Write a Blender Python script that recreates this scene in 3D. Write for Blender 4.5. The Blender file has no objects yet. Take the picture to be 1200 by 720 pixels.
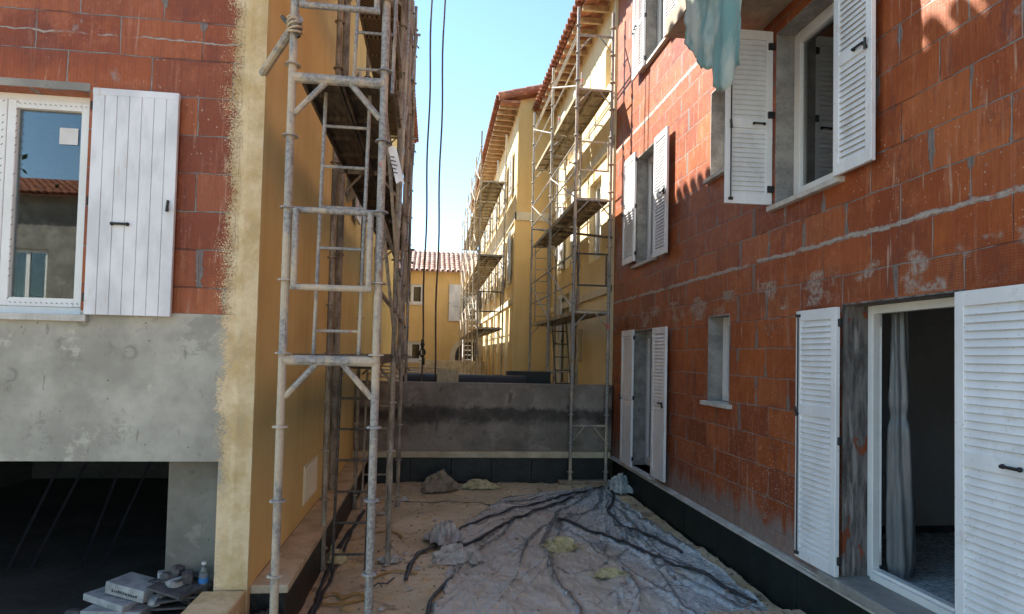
import bpy, bmesh, math, random
from mathutils import Vector, Matrix, noise
R = math.radians
random.seed(7)
sc = bpy.context.scene
COL = sc.collection

# ------------------------------------------------------------------ camera
cam_d = bpy.data.cameras.new("camera"); cam = bpy.data.objects.new("camera", cam_d); COL.objects.link(cam)
yaw, pitch, roll = R(7.041), R(1.95), R(1.3)
d = Vector((math.sin(yaw)*math.cos(pitch), math.cos(yaw)*math.cos(pitch), math.sin(pitch)))
r = Vector((math.cos(yaw), -math.sin(yaw), 0)); u = r.cross(d)
r2 = r*math.cos(roll)+u*math.sin(roll); u2 = u*math.cos(roll)-r*math.sin(roll)
cam.matrix_world = Matrix(((r2.x, u2.x, -d.x, 0), (r2.y, u2.y, -d.y, 0), (r2.z, u2.z, -d.z, 0), (0, 0, 0, 1)))
cam_d.sensor_width = 36; cam_d.lens = 36*740/1200; cam_d.shift_y = 32/1200
cam_d.clip_start = 0.05; cam_d.clip_end = 2000
sc.camera = cam
# ------------------------------------------------------------------ light
SUN = Vector((1, -.75, -1.2)).normalized()          # direction the light travels
elev = math.asin(-SUN.z); az = math.atan2(-SUN.x, -SUN.y)   # azimuth from +y, clockwise towards +x
w = bpy.data.worlds.new("World"); sc.world = w; w.use_nodes = True
nt = w.node_tree; bg = nt.nodes["Background"]
sky = nt.nodes.new("ShaderNodeTexSky"); sky.sky_type = 'NISHITA'; sky.sun_disc = False
sky.sun_elevation = elev; sky.sun_rotation = az; sky.air_density = 0.75; sky.dust_density = 0.0; sky.ozone_density = 2.2; sky.altitude = 300
tint = nt.nodes.new("ShaderNodeMix"); tint.data_type = 'RGBA'; tint.blend_type = 'MULTIPLY'; tint.inputs[0].default_value = 1
tint.inputs[7].default_value = (1.0, 1.03, .87, 1)          # white balance of the sky light
nt.links.new(sky.outputs[0], tint.inputs[6]); nt.links.new(tint.outputs[2], bg.inputs[0]); bg.inputs[1].default_value = 0.13
sd = bpy.data.lights.new("sun", 'SUN'); sun = bpy.data.objects.new("sun", sd); COL.objects.link(sun)
sd.energy = 5.0; sd.angle = R(0.53); sd.color = (1.0, 0.94, 0.84)
sun.rotation_euler = SUN.to_track_quat('-Z', 'Y').to_euler()
sc.view_settings.view_transform = 'Standard'; sc.view_settings.look = 'None'
sc.view_settings.gamma = 1; sc.view_settings.exposure = 1.85
sc.view_settings.use_curve_mapping = False

# ------------------------------------------------------------------ material helper
class Mat:
    def __init__(s, name):
        s.m = bpy.data.materials.new(name); s.m.use_nodes = True
        s.t = s.m.node_tree; s.b = s.t.nodes["Principled BSDF"]; s._pos = None
    def n(s, typ, **kw):
        x = s.t.nodes.new(typ)
        for k, v in kw.items(): setattr(x, k, v)
        return x
    def put(s, sock, v):
        if v is None: return
        if hasattr(v, 'is_output'): s.t.links.new(v, sock)
        else:
            if isinstance(v, (tuple, list)) and len(v) == 3 and len(sock.default_value) == 4: v = (*v, 1)
            sock.default_value = v
    def pos(s):
        if s._pos is None: s._pos = s.n("ShaderNodeNewGeometry").outputs["Position"]
        return s._pos
    def xyz(s, v=None):
        x = s.n("ShaderNodeSeparateXYZ"); s.put(x.inputs[0], v or s.pos()); return x.outputs
    def comb(s, a, b, c):
        x = s.n("ShaderNodeCombineXYZ")
        for i, v in enumerate((a, b, c)): s.put(x.inputs[i], v)
        return x.outputs[0]
    def math(s, op, a, b=None, c=None, clamp=False):
        x = s.n("ShaderNodeMath", operation=op, use_clamp=clamp)
        s.put(x.inputs[0], a); s.put(x.inputs[1], b)
        if c is not None: s.put(x.inputs[2], c)
        return x.outputs[0]
    def noise(s, scale, detail=4, vec=None, rough=.55, dist=0):
        x = s.n("ShaderNodeTexNoise"); s.put(x.inputs["Vector"], vec or s.pos())
        x.inputs["Scale"].default_value = scale; x.inputs["Detail"].default_value = detail
        x.inputs["Roughness"].default_value = rough; x.inputs["Distortion"].default_value = dist
        return x.outputs[0]
    def scl(s, v, a, b, c):
        x = s.n("ShaderNodeMapping"); s.put(x.inputs[0], v or s.pos()); x.inputs["Scale"].default_value = (a, b, c); return x.outputs[0]
    def vor(s, scale, vec=None, feat='F1'):
        x = s.n("ShaderNodeTexVoronoi", feature=feat); s.put(x.inputs["Vector"], vec or s.pos()); x.inputs["Scale"].default_value = scale
        return x.outputs["Distance"]
    def step(s, v, a, b):      # smooth 0..1 from a to b
        x = s.n("ShaderNodeMapRange", interpolation_type='SMOOTHSTEP'); s.put(x.inputs[0], v)
        if a <= b: x.inputs[1].default_value = a; x.inputs[2].default_value = b
        else:
            x.inputs[1].default_value = b; x.inputs[2].default_value = a; x.inputs[3].default_value = 1; x.inputs[4].default_value = 0
        return x.outputs[0]
    def mix(s, f, a, b):
        x = s.n("ShaderNodeMix", data_type='RGBA'); s.put(x.inputs[0], f); s.put(x.inputs[6], a); s.put(x.inputs[7], b); return x.outputs[2]
    def bump(s, h, strength=.3, dist=.01, prev=None):
        x = s.n("ShaderNodeBump"); s.put(x.inputs["Height"], h); x.inputs["Strength"].default_value = strength
        x.inputs["Distance"].default_value = dist
        if prev: s.put(x.inputs["Normal"], prev)
        return x.outputs[0]
    def done(s, col, rough=.8, normal=None, metal=0, spec=.4):
        s.put(s.b.inputs["Base Color"], col); s.put(s.b.inputs["Roughness"], rough); s.put(s.b.inputs["Metallic"], metal)
        s.b.inputs["Specular IOR Level"].default_value = spec
        if normal: s.put(s.b.inputs["Normal"], normal)
        return s.m

def m_simple(name, c1, c2, scale=6, rough=.7, bump=.2, bd=.004, metal=0, spec=.4, stretch=(1, 1, 1), detail=5):
    m = Mat(name); v = m.scl(None, *stretch)
    n1 = m.noise(scale, detail, v); n2 = m.noise(scale*9, 3, v)
    f = m.step(m.math('ADD', m.math('MULTIPLY', n1, .7), m.math('MULTIPLY', n2, .3)), .35, .65)
    return m.done(m.mix(f, c1, c2), rough, m.bump(m.math('ADD', n1, m.math('MULTIPLY', n2, .5)), bump, bd), metal, spec)

def cream_col(m):
    c = m.mix(m.step(m.noise(3.5, 6, rough=.7), .36, .66), (.56, .40, .20), (.76, .60, .38))
    c = m.mix(m.math('MULTIPLY', m.step(m.noise(9, 5, m.scl(None, 1, 1, .4)), .55, .72), .5), c, (.46, .37, .235))
    c = m.mix(m.math('MULTIPLY', m.step(m.noise(5, 4), .62, .72), .55), c, (.62, .42, .14))
    return c
def m_brick(name, axis, cream_x=None, mortar_lines=(), wash=False, zoff=0.0, smear_band=None):
    m = Mat(name); X, Y, Z = m.xyz()
    U = Y if axis == 'y' else X
    nz = m.n("ShaderNodeTexNoise"); m.put(nz.inputs[0], m.pos()); nz.inputs["Scale"].default_value = 4; nz.inputs["Detail"].default_value = 4
    nc = m.xyz(nz.outputs[1])
    Uw = m.math('ADD', U, m.math('MULTIPLY', m.math('SUBTRACT', nc[0], .5), .022))
    Zw = m.math('ADD', m.math('ADD', Z, zoff+5), m.math('MULTIPLY', m.math('SUBTRACT', nc[2], .5), .026))
    H, Wd = .275, .56
    rz = m.math('DIVIDE', Zw, H); row = m.math('FLOOR', rz); fz = m.math('SUBTRACT', rz, row)
    wn = m.n("ShaderNodeTexWhiteNoise", noise_dimensions='1D'); m.put(wn.inputs["W"], row)
    uo = m.math('ADD', m.math('DIVIDE', Uw, Wd), m.math('ADD', m.math('MULTIPLY', row, .5), m.math('MULTIPLY', wn.outputs[0], .22)))
    uo = m.math('ADD', uo, 40.0)
    cu = m.math('FLOOR', uo); fu = m.math('SUBTRACT', uo, cu)
    rb_ = m.n("ShaderNodeTexWhiteNoise", noise_dimensions='2D'); m.put(rb_.inputs["Vector"], m.comb(row, cu, 0.0)); br = rb_.outputs[0]
    rb2 = m.n("ShaderNodeTexWhiteNoise", noise_dimensions='2D'); m.put(rb2.inputs["Vector"], m.comb(cu, row, 7.0)); br2 = rb2.outputs[0]
    dz_ = m.math('MULTIPLY', m.math('MINIMUM', fz, m.math('SUBTRACT', 1.0, fz)), H)      # distance to bed joint
    du_ = m.math('MULTIPLY', m.math('MINIMUM', fu, m.math('SUBTRACT', 1.0, fu)), Wd)     # distance to perpend
    jn = m.noise(9, 4)
    bed = m.step(m.math('SUBTRACT', dz_, m.math('MULTIPLY', m.math('SUBTRACT', jn, .45), .012)), .006, .002)
    prp = m.step(m.math('SUBTRACT', du_, m.math('MULTIPLY', m.math('SUBTRACT', jn, .45), .012)), .006, .002)
    # some perpends buttered with a wide uneven smear of mortar
    pw = m.math('MULTIPLY', m.step(m.noise(2.1, 3), .48, .60), .026)
    wide = m.step(m.math('ADD', du_, m.math('MULTIPLY', m.math('SUBTRACT', m.noise(22, 4), .5), .035)), .0, .012)
    wide = m.math('MULTIPLY', m.step(m.math('SUBTRACT', m.math('ADD', du_, m.math('MULTIPLY', m.math('SUBTRACT', m.noise(18, 4), .5), .03)), pw), .003, -.003), m.step(m.noise(2.1, 3), .50, .56))
    big = m.noise(1.3, 4); fine = m.noise(30, 4, m.scl(None, 1, 1, .12))
    c = m.mix(m.step(big, .35, .65), (.255, .053, .012), (.37, .092, .020))
    c = m.mix(m.math('MULTIPLY', m.math('POWER', br, 1.6), .75), c, (.15, .032, .016))
    c = m.mix(m.math('MULTIPLY', m.math('POWER', br2, 3.0), .4), c, (.46, .15, .055))
    c = m.mix(m.math('MULTIPLY', m.step(m.noise(5, 6, rough=.75), .48, .70), .6), c, (.46, .15, .06))
    c = m.mix(m.math('MULTIPLY', m.step(m.noise(3, 6, m.scl(None, 1, 1, .7), rough=.75), .53, .68), .55), c, (.15, .038, .02))
    c = m.mix(m.math('MULTIPLY', m.step(fine, .46, .68), .38), c, (.19, .042, .016))
    c = m.mix(m.math('MULTIPLY', m.step(m.noise(4, 5, m.scl(None, 3, 3, .3), rough=.7), .55, .72), .35), c, (.52, .25, .15))
    c = m.mix(m.math('MULTIPLY', m.step(m.noise(55, 4, rough=.7), .52, .66), .10), c, (.48, .17, .06))
    c = m.mix(m.math('MULTIPLY', m.step(m.noise(42, 4, m.scl(None, 1, 1, .5), rough=.7), .56, .68), .28), c, (.10, .028, .016))
    st = m.step(m.noise(2.6, 4, m.scl(None, 2.4, 2.4, .5), rough=.65), .60, .72)
    c = m.mix(m.math('MULTIPLY', st, .65), c, (.11, .036, .032))
    g = m.math('SINE', m.math('MULTIPLY', U, 2*math.pi/.024))
    c = m.mix(m.math('MULTIPLY', m.math('MULTIPLY', m.step(g, .2, -.9), m.step(m.noise(2.5, 3), .4, .65)), .16), c, (.12, .03, .015))
    mc = m.mix(m.noise(24, 4), (.14, .12, .105), (.36, .33, .30))
    c = m.mix(m.math('MULTIPLY', m.math('MAXIMUM', bed, prp), .75), c, (.07, .035, .025))
    gm = m.step(m.noise(2.4, 3), .36, .50)
    c = m.mix(m.math('MULTIPLY', m.math('MAXIMUM', m.math('MULTIPLY', bed, .8), prp), gm), c, mc)
    c = m.mix(m.math('MULTIPLY', wide, .88), c, m.mix(m.noise(14, 4), (.085, .075, .07), (.25, .235, .22)))
    p = m.math('MULTIPLY', m.step(m.noise(1.9, 5, rough=.7), .64, .69), m.step(m.noise(16, 4), .35, .6))
    c = m.mix(m.math('MULTIPLY', p, .7), c, (.27, .235, .21))
    if smear_band:
        bz = m.math('MULTIPLY', m.step(Z, smear_band[0], smear_band[0]+.02), m.step(Z, smear_band[1]+.02, smear_band[1]))
        hg = m.step(m.math('SINE', m.math('MULTIPLY', Zw, 2*math.pi/.016)), -.2, .8)
        c = m.mix(m.math('MULTIPLY', bz, m.math('MULTIPLY', hg, .4)), c, (.10, .028, .014))
        sb_ = m.math('MULTIPLY', bz, m.math('MULTIPLY', m.step(m.noise(2.6, 4, m.scl(None, 1, 1, 1.6)), .50, .60), m.step(m.noise(30, 4), .3, .65)))
        c = m.mix(m.math('MULTIPLY', sb_, .85), c, (.33, .30, .26))
    dr = m.math('MULTIPLY', m.step(m.noise(7, 3, m.scl(None, 3, 3, .3)), .61, .69), m.step(m.noise(1.2, 2), .44, .6))
    c = m.mix(m.math('MULTIPLY', dr, .6), c, (.48, .31, .23))
    cl = m.step(m.noise(1.5, 4), .44, .60)
    sp = m.math('MULTIPLY', m.step(m.math('ADD', m.vor(31, m.scl(None, 1, 1, .7)), m.math('MULTIPLY', m.noise(13, 2), .35)), .31, .25), cl)
    sp = m.math('MAXIMUM', sp, m.math('MULTIPLY', m.step(m.math('ADD', m.vor(13), m.math('MULTIPLY', m.noise(19, 2), .35)), .25, .21), cl))
    if wash: sp = m.math('MAXIMUM', sp, m.math('MULTIPLY', m.step(m.math('ADD', m.vor(33), m.math('MULTIPLY', m.noise(9, 2), .4)), .42, .36), m.step(Z, .1, -1.0)))
    c = m.mix(m.math('MULTIPLY', sp, .7), c, (.50, .39, .31))
    hb = m.math('ADD', m.math('MULTIPLY', g, .04), m.math('MULTIPLY', m.noise(25, 5), .6))
    hb = m.math('SUBTRACT', hb, m.math('MULTIPLY', m.math('MAXIMUM', bed, prp), .9))
    hb = m.math('ADD', hb, m.math('MULTIPLY', wide, .8))
    for z0, th in mortar_lines:
        dz = m.math('ABSOLUTE', m.math('SUBTRACT', m.math('ADD', Z, m.math('MULTIPLY', m.math('SUBTRACT', m.noise(6, 6, rough=.7), .5), .075)), z0))
        ln = m.math('MULTIPLY', m.step(m.math('ADD', dz, m.math('MULTIPLY', m.noise(22, 5, rough=.7), th*1.5)), th*1.55, th*1.05), m.step(m.noise(2.6, 4), .36, .46))
        c = m.mix(ln, c, m.mix(m.noise(30, 3), (.26, .215, .185), (.50, .43, .37)))
        hb = m.math('ADD', hb, m.math('MULTIPLY', ln, 1.6))
    if wash:
        wv = m.math('ADD', Z, m.math('MULTIPLY', m.noise(7, 4, m.scl(None, 1, 1, .2)), 1.0))
        wf = m.math('MULTIPLY', m.step(wv, -.80, -1.04), m.math('ADD', .45, m.math('MULTIPLY', m.noise(11, 4), .7)), clamp=True)
        c = m.mix(wf, c, m.mix(m.noise(14, 4), (.15, .12, .105), (.34, .30, .27)))
    if cream_x is not None:
        e = m.math('ADD', X, m.math('MULTIPLY', m.math('SUBTRACT', m.noise(4, 5), .5), .16))
        e = m.math('ADD', e, m.math('MULTIPLY', m.math('SUBTRACT', m.noise(48, 5, rough=.75), .5), .42))
        f = m.step(e, cream_x-.03, cream_x+.02)
        dn_ = m.step(m.math('ADD', X, m.math('MULTIPLY', m.math('SUBTRACT', m.noise(4, 4), .5), .3)), cream_x-.26, cream_x+.06)
        dn_ = m.math('POWER', dn_, 2.6)
        halo = m.math('MAXIMUM', m.step(m.math('SUBTRACT', m.vor(62), m.math('MULTIPLY', dn_, .62)), .02, -.04), m.step(m.math('SUBTRACT', m.vor(120), m.math('MULTIPLY', dn_, .66)), .02, -.04))
        cc = cream_col(m)
        c = m.mix(m.math('MAXIMUM', f, halo), c, cc)
        hb = m.math('ADD', hb, m.math('MULTIPLY', f, m.math('ADD', .4, m.noise(60, 4))))
    rough = m.math('ADD', .34, m.math('MULTIPLY', m.noise(12, 3), .4))
    return m.done(c, rough, m.bump(hb, .7, .009), spec=.4)

def m_concrete(name, c1, c2, cream_x=None, band=None, rough=.85):
    m = Mat(name); X, Y, Z = m.xyz()
    a = m.noise(1.6, 6, rough=.65); f = m.step(a, .35, .68)
    c = m.mix(f, c1, c2)
    c = m.mix(m.math('MULTIPLY', m.step(m.noise(3.4, 6, rough=.75), .57, .66), .35), c, tuple(x*.55 for x in c1))
    c = m.mix(m.math('MULTIPLY', m.step(m.noise(12, 4, m.scl(None, 1.6, 1.6, .35)), .65, .70), .45), c, tuple(x*.4 for x in c1))
    c = m.mix(m.math('MULTIPLY', m.step(m.noise(2.1, 7, rough=.75), .56, .62), .4), c, tuple(min(1, x*1.35) for x in c2))
    c = m.mix(m.math('MULTIPLY', m.step(m.noise(1.3, 7, m.scl(None, 1, 1, 1.3), rough=.78), .57, .60), .38), c, tuple(x*.6 for x in c1))
    c = m.mix(m.math('MULTIPLY', m.step(m.vor(9), .07, .045), .7), c, tuple(x*.35 for x in c1))
    vr = m.vor(3.2, feat='F1')
    ring = m.math('MULTIPLY', m.step(vr, .10, .13), m.math('SUBTRACT', 1.0, m.step(vr, .13, .2)))
    c = m.mix(m.math('MULTIPLY', ring, m.math('MULTIPLY', .5, m.step(m.noise(2.7, 2), .5, .6))), c, tuple(x*.5 for x in c1))
    if band:
        zz = m.math('ADD', Z, m.math('MULTIPLY', m.math('SUBTRACT', m.noise(3, 7, rough=.8), .5), .46))
        bf = m.math('MULTIPLY', m.step(zz, band[0]-.02, band[0]+.14), m.step(zz, band[1]+.08, band[1]-.02))
        c = m.mix(m.math('MULTIPLY', bf, m.math('ADD', .45, m.math('MULTIPLY', m.noise(8, 4), .6)), clamp=True), c, (.032, .029, .027))
        tr = m.step(m.noise(5, 5, m.scl(None, 1, 1, .5)), .62, .70)
        c = m.mix(m.math('MULTIPLY', tr, .6), c, (.03, .026, .023))
    hb = m.math('ADD', m.noise(9, 5), m.math('MULTIPLY', m.noise(70, 3), .35))
    if cream_x is not None:
        e = m.math('ADD', X, m.math('MULTIPLY', m.math('SUBTRACT', m.noise(3.5, 5), .5), .3))
        e = m.math('ADD', e, m.math('MULTIPLY', m.math('SUBTRACT', m.noise(70, 3), .5), .3))
        ff = m.step(e, cream_x-.04, cream_x+.03)
        c = m.mix(ff, c, cream_col(m))
    return m.done(c, rough, m.bump(hb, .35, .01))

def m_ochre(name, c1=(.64, .45, .155), c2=(.73, .53, .20), streak=True):
    m = Mat(name)
    c = m.mix(m.step(m.noise(1.1, 4), .35, .65), c1, c2)
    s = m.noise(2.2, 4, m.scl(None, 2.6, 2.6, .12))
    c = m.mix(m.math('MULTIPLY', m.step(s, .5, .72), .35), c, tuple(x*.8 for x in c1))
    c = m.mix(m.math('MULTIPLY', m.step(m.noise(5, 5), .6, .75), .25), c, (.70, .52, .26))
    return m.done(c, .88, m.bump(m.math('ADD', m.noise(120, 3), m.math('MULTIPLY', m.noise(4, 3), .6)), .3, .004), spec=.2)

def m_pole(name, tan=.55):
    m = Mat(name)
    a = m.math('ADD', m.noise(9, 6, m.scl(None, 1, 1, .4), rough=.7), m.math('MULTIPLY', m.math('SUBTRACT', m.noise(1.6, 2), .5), .9)); f = m.step(a, .58-tan*.35, .76-tan*.35)
    c = m.mix(m.step(m.noise(45, 4), .35, .65), (.20, .195, .185), (.36, .35, .33))
    c = m.mix(f, c, m.mix(m.noise(35, 4), (.36, .29, .20), (.60, .53, .42)))
    c = m.mix(m.math('MULTIPLY', m.step(m.noise(5, 3, m.scl(None, 1, 1, .5)), .63, .68), .6), c, (.22, .10, .06))
    c = m.mix(m.math('MULTIPLY', m.step(m.noise(3, 2), .70, .72), .8), c, (.55, .14, .12))
    return m.done(c, m.math('ADD', .5, m.math('MULTIPLY', f, .35)), m.bump(m.math('ADD', m.noise(90, 4), m.math('MULTIPLY', f, .6)), .6, .004), metal=m.math('MULTIPLY', m.math('SUBTRACT', 1.0, f), .12))

M = {}
M['brickR'] = m_brick('terracotta_block_masonry', 'y', mortar_lines=((.96, .030), (3.62, .045)), wash=True, zoff=.1, smear_band=(.46, .74))
M['brickL'] = m_brick('terracotta_block_masonry_front', 'x', cream_x=-1.47, mortar_lines=((2.22, .012),), zoff=-.035+.1)
M['concL'] = m_concrete('cast_concrete_band', (.31, .295, .25), (.50, .48, .41), cream_x=-1.50)
M['concB'] = m_concrete('stained_concrete', (.17, .145, .12), (.29, .255, .215), band=(-1.18, -.92))
M['conc'] = m_concrete('grey_concrete', (.22, .21, .19), (.36, .34, .30))
M['concB2'] = m_concrete('dim_pillar_concrete', (.14, .135, .115), (.24, .23, .20))
M['soffit'] = m_concrete('raw_soffit_concrete', (.26, .20, .15), (.38, .30, .23))
_cm = Mat('cream_render'); M['cream'] = _cm.done(cream_col(_cm), .9, _cm.bump(_cm.noise(28, 6, rough=.7), .9, .012), spec=.2)
M['ledge'] = m_simple('cream_ledge', (.40, .33, .22), (.60, .52, .37), 4, .85, .3, .006)
M['ochre'] = m_ochre('ochre_render', (.70, .53, .22), (.78, .61, .27))
M['ochreA'] = m_ochre('ochre_render_street', (.74, .59, .34), (.80, .67, .43))
M['ochreF'] = m_ochre('ochre_render_far', (.68, .47, .20), (.74, .52, .24))
M['trim'] = m_simple('pale_render_trim', (.62, .55, .40), (.72, .65, .50), 4, .85, .2)
_sm = Mat('white_shutter_paint')
_c = _sm.mix(_sm.step(_sm.noise(4, 5, _sm.scl(None, 1, 1, .4)), .35, .65), (.68, .69, .70), (.78, .79, .80))
_c = _sm.mix(_sm.math('MULTIPLY', _sm.step(_sm.noise(3.2, 6, rough=.75), .56, .68), .35), _c, (.50, .46, .40))
_c = _sm.mix(_sm.math('MULTIPLY', _sm.step(_sm.vor(24), .16, .09), .5), _c, (.42, .36, .30))
M['white'] = _sm.done(_c, .42, _sm.bump(_sm.noise(60, 3), .15, .002))
def _m():
    m = Mat('weathered_white_boards'); X, Y, Z = m.xyz()
    s = m.noise(5, 5, m.scl(None, 1, 1, .5)); c = m.mix(m.step(s, .35, .65), (.60, .61, .63), (.76, .77, .79))
    k = m.math('MULTIPLY', m.step(m.noise(14, 4, m.scl(None, 1.5, 1, .3)), .62, .72), .5)
    c = m.mix(k, c, (.55, .47, .38))
    return m.done(c, .5, m.bump(m.noise(40, 3, m.scl(None, 3, 3, .3)), .2, .002))
M['whiteB'] = _m()
M['pvc'] = m_simple('white_window_plastic', (.72, .72, .70), (.80, .80, .78), 3, .35, .05, .001)
M['black'] = m_simple('black_ironwork', (.012, .012, .013), (.03, .03, .03), 30, .45, .2, .002)
M['pole'] = m_pole('cement_splashed_tube', .60)
M['poleG'] = m_pole('galvanised_tube', .30)
M['poleD'] = m_simple('dark_steel_tube', (.05, .045, .04), (.13, .115, .10), 20, .55, .3, .003, metal=.3)
M['rust'] = m_simple('brown_splashed_pole', (.14, .115, .09), (.40, .36, .29), 11, .85, .5, .004, stretch=(1, 1, .4))
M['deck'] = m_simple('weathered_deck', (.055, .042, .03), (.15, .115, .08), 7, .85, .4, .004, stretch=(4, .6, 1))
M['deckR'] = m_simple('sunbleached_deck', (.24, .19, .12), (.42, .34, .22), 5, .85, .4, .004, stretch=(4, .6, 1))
def _m():
    m = Mat('diamond_tread_deck'); X, Y, Z = m.xyz()
    a = m.math('ABSOLUTE', m.math('SINE', m.math('MULTIPLY', m.math('ADD', X, Y), 62)))
    b = m.math('ABSOLUTE', m.math('SINE', m.math('MULTIPLY', m.math('SUBTRACT', X, Y), 62)))
    h = m.math('MULTIPLY', m.step(a, .35, .8), m.step(b, .35, .8))
    c = m.mix(h, (.30, .235, .15), (.07, .05, .03))
    return m.done(c, .8, m.bump(h, .5, .004))
M['deckP'] = _m()
def _m():
    m = Mat('clay_roof_tile'); c = m.mix(m.step(m.noise(2.4, 3), .35, .65), (.36, .12, .05), (.50, .22, .11))
    c = m.mix(m.step(m.vor(4.5), .25, .5), c, (.30, .12, .07)); c = m.mix(m.math('MULTIPLY', m.step(m.noise(9, 4), .55, .7), .6), c, (.55, .33, .20))
    return m.done(c, .85, m.bump(m.noise(30, 3), .3, .005))
M['tile'] = _m()
def _m():
    m = Mat('bleached_clay_tile'); c = m.mix(m.step(m.noise(2.4, 3), .35, .65), (.42, .25, .19), (.60, .46, .39))
    c = m.mix(m.math('MULTIPLY', m.step(m.noise(9, 4), .5, .7), .6), c, (.36, .17, .11))
    return m.done(c, .85, m.bump(m.noise(30, 3), .3, .005))
M['tileP'] = _m()
M['wood'] = m_simple('rafter_wood', (.34, .22, .12), (.55, .40, .24), 8, .8, .3, .004)
M['palletwood'] = m_simple('pale_pallet_wood', (.36, .27, .18), (.56, .44, .31), 9, .8, .4, .004, stretch=(3, .4, 1))
M['sand0'] = None
def _m():
    m = Mat('building_sand')
    c = m.mix(m.step(m.noise(1.3, 5), .32, .66), (.46, .365, .22), (.70, .585, .40))
    c = m.mix(m.step(m.noise(5, 5, rough=.7), .5, .68), c, (.58, .42, .20))
    c = m.mix(m.math('MULTIPLY', m.step(m.noise(2.6, 6, rough=.75), .54, .66), .7), c, (.17, .115, .07))
    c = m.mix(m.math('MULTIPLY', m.step(m.noise(11, 5, rough=.7), .58, .68), .55), c, (.20, .13, .075))
    c = m.mix(m.math('MULTIPLY', m.step(m.vor(30), .22, .12), .6), c, (.58, .46, .32))
    c = m.mix(m.math('MULTIPLY', m.step(m.vor(17), .13, .08), .7), c, (.12, .08, .05))
    return m.done(c, .95, m.bump(m.math('ADD', m.noise(18, 6, rough=.7), m.math('MULTIPLY', m.noise(90, 3), .4)), .8, .02), spec=.15)
M['sand'] = _m()
M['ground'] = m_simple('dusty_ground', (.30, .23, .15), (.42, .34, .24), .8, .95, .4, .03)
def _m():
    m = Mat('dusty_polythene'); X, Y, Z = m.xyz()
    ch = m.noise(.9, 5, rough=.65)
    e = m.math('ADD', m.math('MULTIPLY', X, .20), ch)                 # more sand lying on the sheet at its left side
    sandf = m.step(e, 1.0, .76)
    fine = m.step(m.noise(26, 5, rough=.75), .42, .62)
    c = m.mix(m.noise(3, 4), (.25, .30, .315), (.46, .53, .54))
    c = m.mix(m.math('MULTIPLY', fine, .75), c, (.62, .65, .62))
    c = m.mix(m.math('MULTIPLY', m.step(m.noise(7, 6, rough=.75), .55, .66), .5), c, (.13, .165, .18))
    sf = m.math('MULTIPLY', sandf, m.math('ADD', .5, m.math('MULTIPLY', fine, .5)))
    c = m.mix(m.math('MULTIPLY', sf, .95), c, m.mix(m.noise(4, 4), (.42, .33, .22), (.58, .47, .33)))
    c = m.mix(m.math('MULTIPLY', m.step(m.noise(2.2, 4), .6, .72), .6), c, (.085, .10, .135))
    c = m.mix(m.math('MULTIPLY', m.step(m.vor(34), .18, .1), .6), c, (.58, .52, .42))
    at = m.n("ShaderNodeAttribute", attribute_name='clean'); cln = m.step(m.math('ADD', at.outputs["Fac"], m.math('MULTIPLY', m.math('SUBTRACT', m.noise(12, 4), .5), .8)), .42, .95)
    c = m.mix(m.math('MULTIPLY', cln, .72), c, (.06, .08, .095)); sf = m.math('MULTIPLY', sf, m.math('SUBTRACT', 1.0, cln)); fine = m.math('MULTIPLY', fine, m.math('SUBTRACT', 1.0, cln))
    rough = m.math('ADD', .14, m.math('MULTIPLY', m.math('MAXIMUM', sf, fine), .5))
    h = m.math('MULTIPLY', m.noise(26, 3), .07)
    h = m.math('ADD', h, m.math('MULTIPLY', m.math('ABSOLUTE', m.math('SUBTRACT', m.noise(2.6, 3, m.scl(None, 2.2, .7, 1), dist=.5), .5)), -3.0))
    return m.done(c, rough, m.bump(h, .6, .022), spec=.65)
M['poly'] = _m()
M['membrane'] = m_simple('black_membrane', (.008, .009, .009), (.022, .022, .022), 8, .4, .5, .02)
M['board'] = m_simple('dark_green_board', (.006, .012, .011), (.014, .026, .023), 5, .5, .2, .004)
M['rubber'] = m_simple('dusty_black_hose', (.02, .022, .026), (.06, .062, .068), 14, .5, .3, .004)
M['pipe'] = m_simple('black_plastic_pipe', (.008, .008, .008), (.02, .02, .02), 4, .55, .1, .003)
def _m():
    m = Mat('faded_teal_cloth'); o = m.t.nodes["Material Output"]
    c = m.mix(m.step(m.noise(3.6, 4, m.scl(None, 1, 1, .5)), .38, .62), (.27, .47, .46), (.66, .71, .65))
    c = m.mix(m.math('MULTIPLY', m.step(m.noise(9, 5, rough=.7), .58, .70), .5), c, (.42, .42, .36))
    wv = m.math('MULTIPLY', m.math('SINE', m.math('MULTIPLY', m.xyz()[2], 700)), m.math('SINE', m.math('MULTIPLY', m.xyz()[1], 700)))
    p = m.done(c, .85, m.bump(m.math('ADD', m.noise(14, 6, m.scl(None, 2, 2, .6), rough=.7), m.math('MULTIPLY', wv, .1)), .7, .01))
    tl = m.n("ShaderNodeBsdfTranslucent"); m.put(tl.inputs[0], c); mx = m.n("ShaderNodeMixShader"); mx.inputs[0].default_value = .38
    m.put(mx.inputs[1], m.b.outputs[0]); m.put(mx.inputs[2], tl.outputs[0]); m.t.links.new(mx.outputs[0], o.inputs[0]); return m.m
M['fabric_t'] = _m()
M['foam'] = m_simple('yellow_foam', (.36, .30, .14), (.68, .60, .36), 12, .8, .4, .01)
M['paper'] = m_simple('dirty_cement_paper', (.20, .155, .105), (.36, .29, .21), 10, .85, .4, .01)
M['film'] = m_simple('crumpled_white_film', (.34, .31, .27), (.54, .50, .45), 12, .45, .4, .01)
M['strap'] = m_simple('ochre_strap', (.32, .17, .035), (.45, .26, .06), 10, .6, .2, .003)
M['card'] = m_simple('grey_white_carton', (.24, .24, .235), (.42, .42, .41), 12, .7, .3, .003)
M['slate'] = m_simple('dark_dusty_tile', (.05, .045, .045), (.12, .11, .11), 9, .7, .3, .004)
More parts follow.
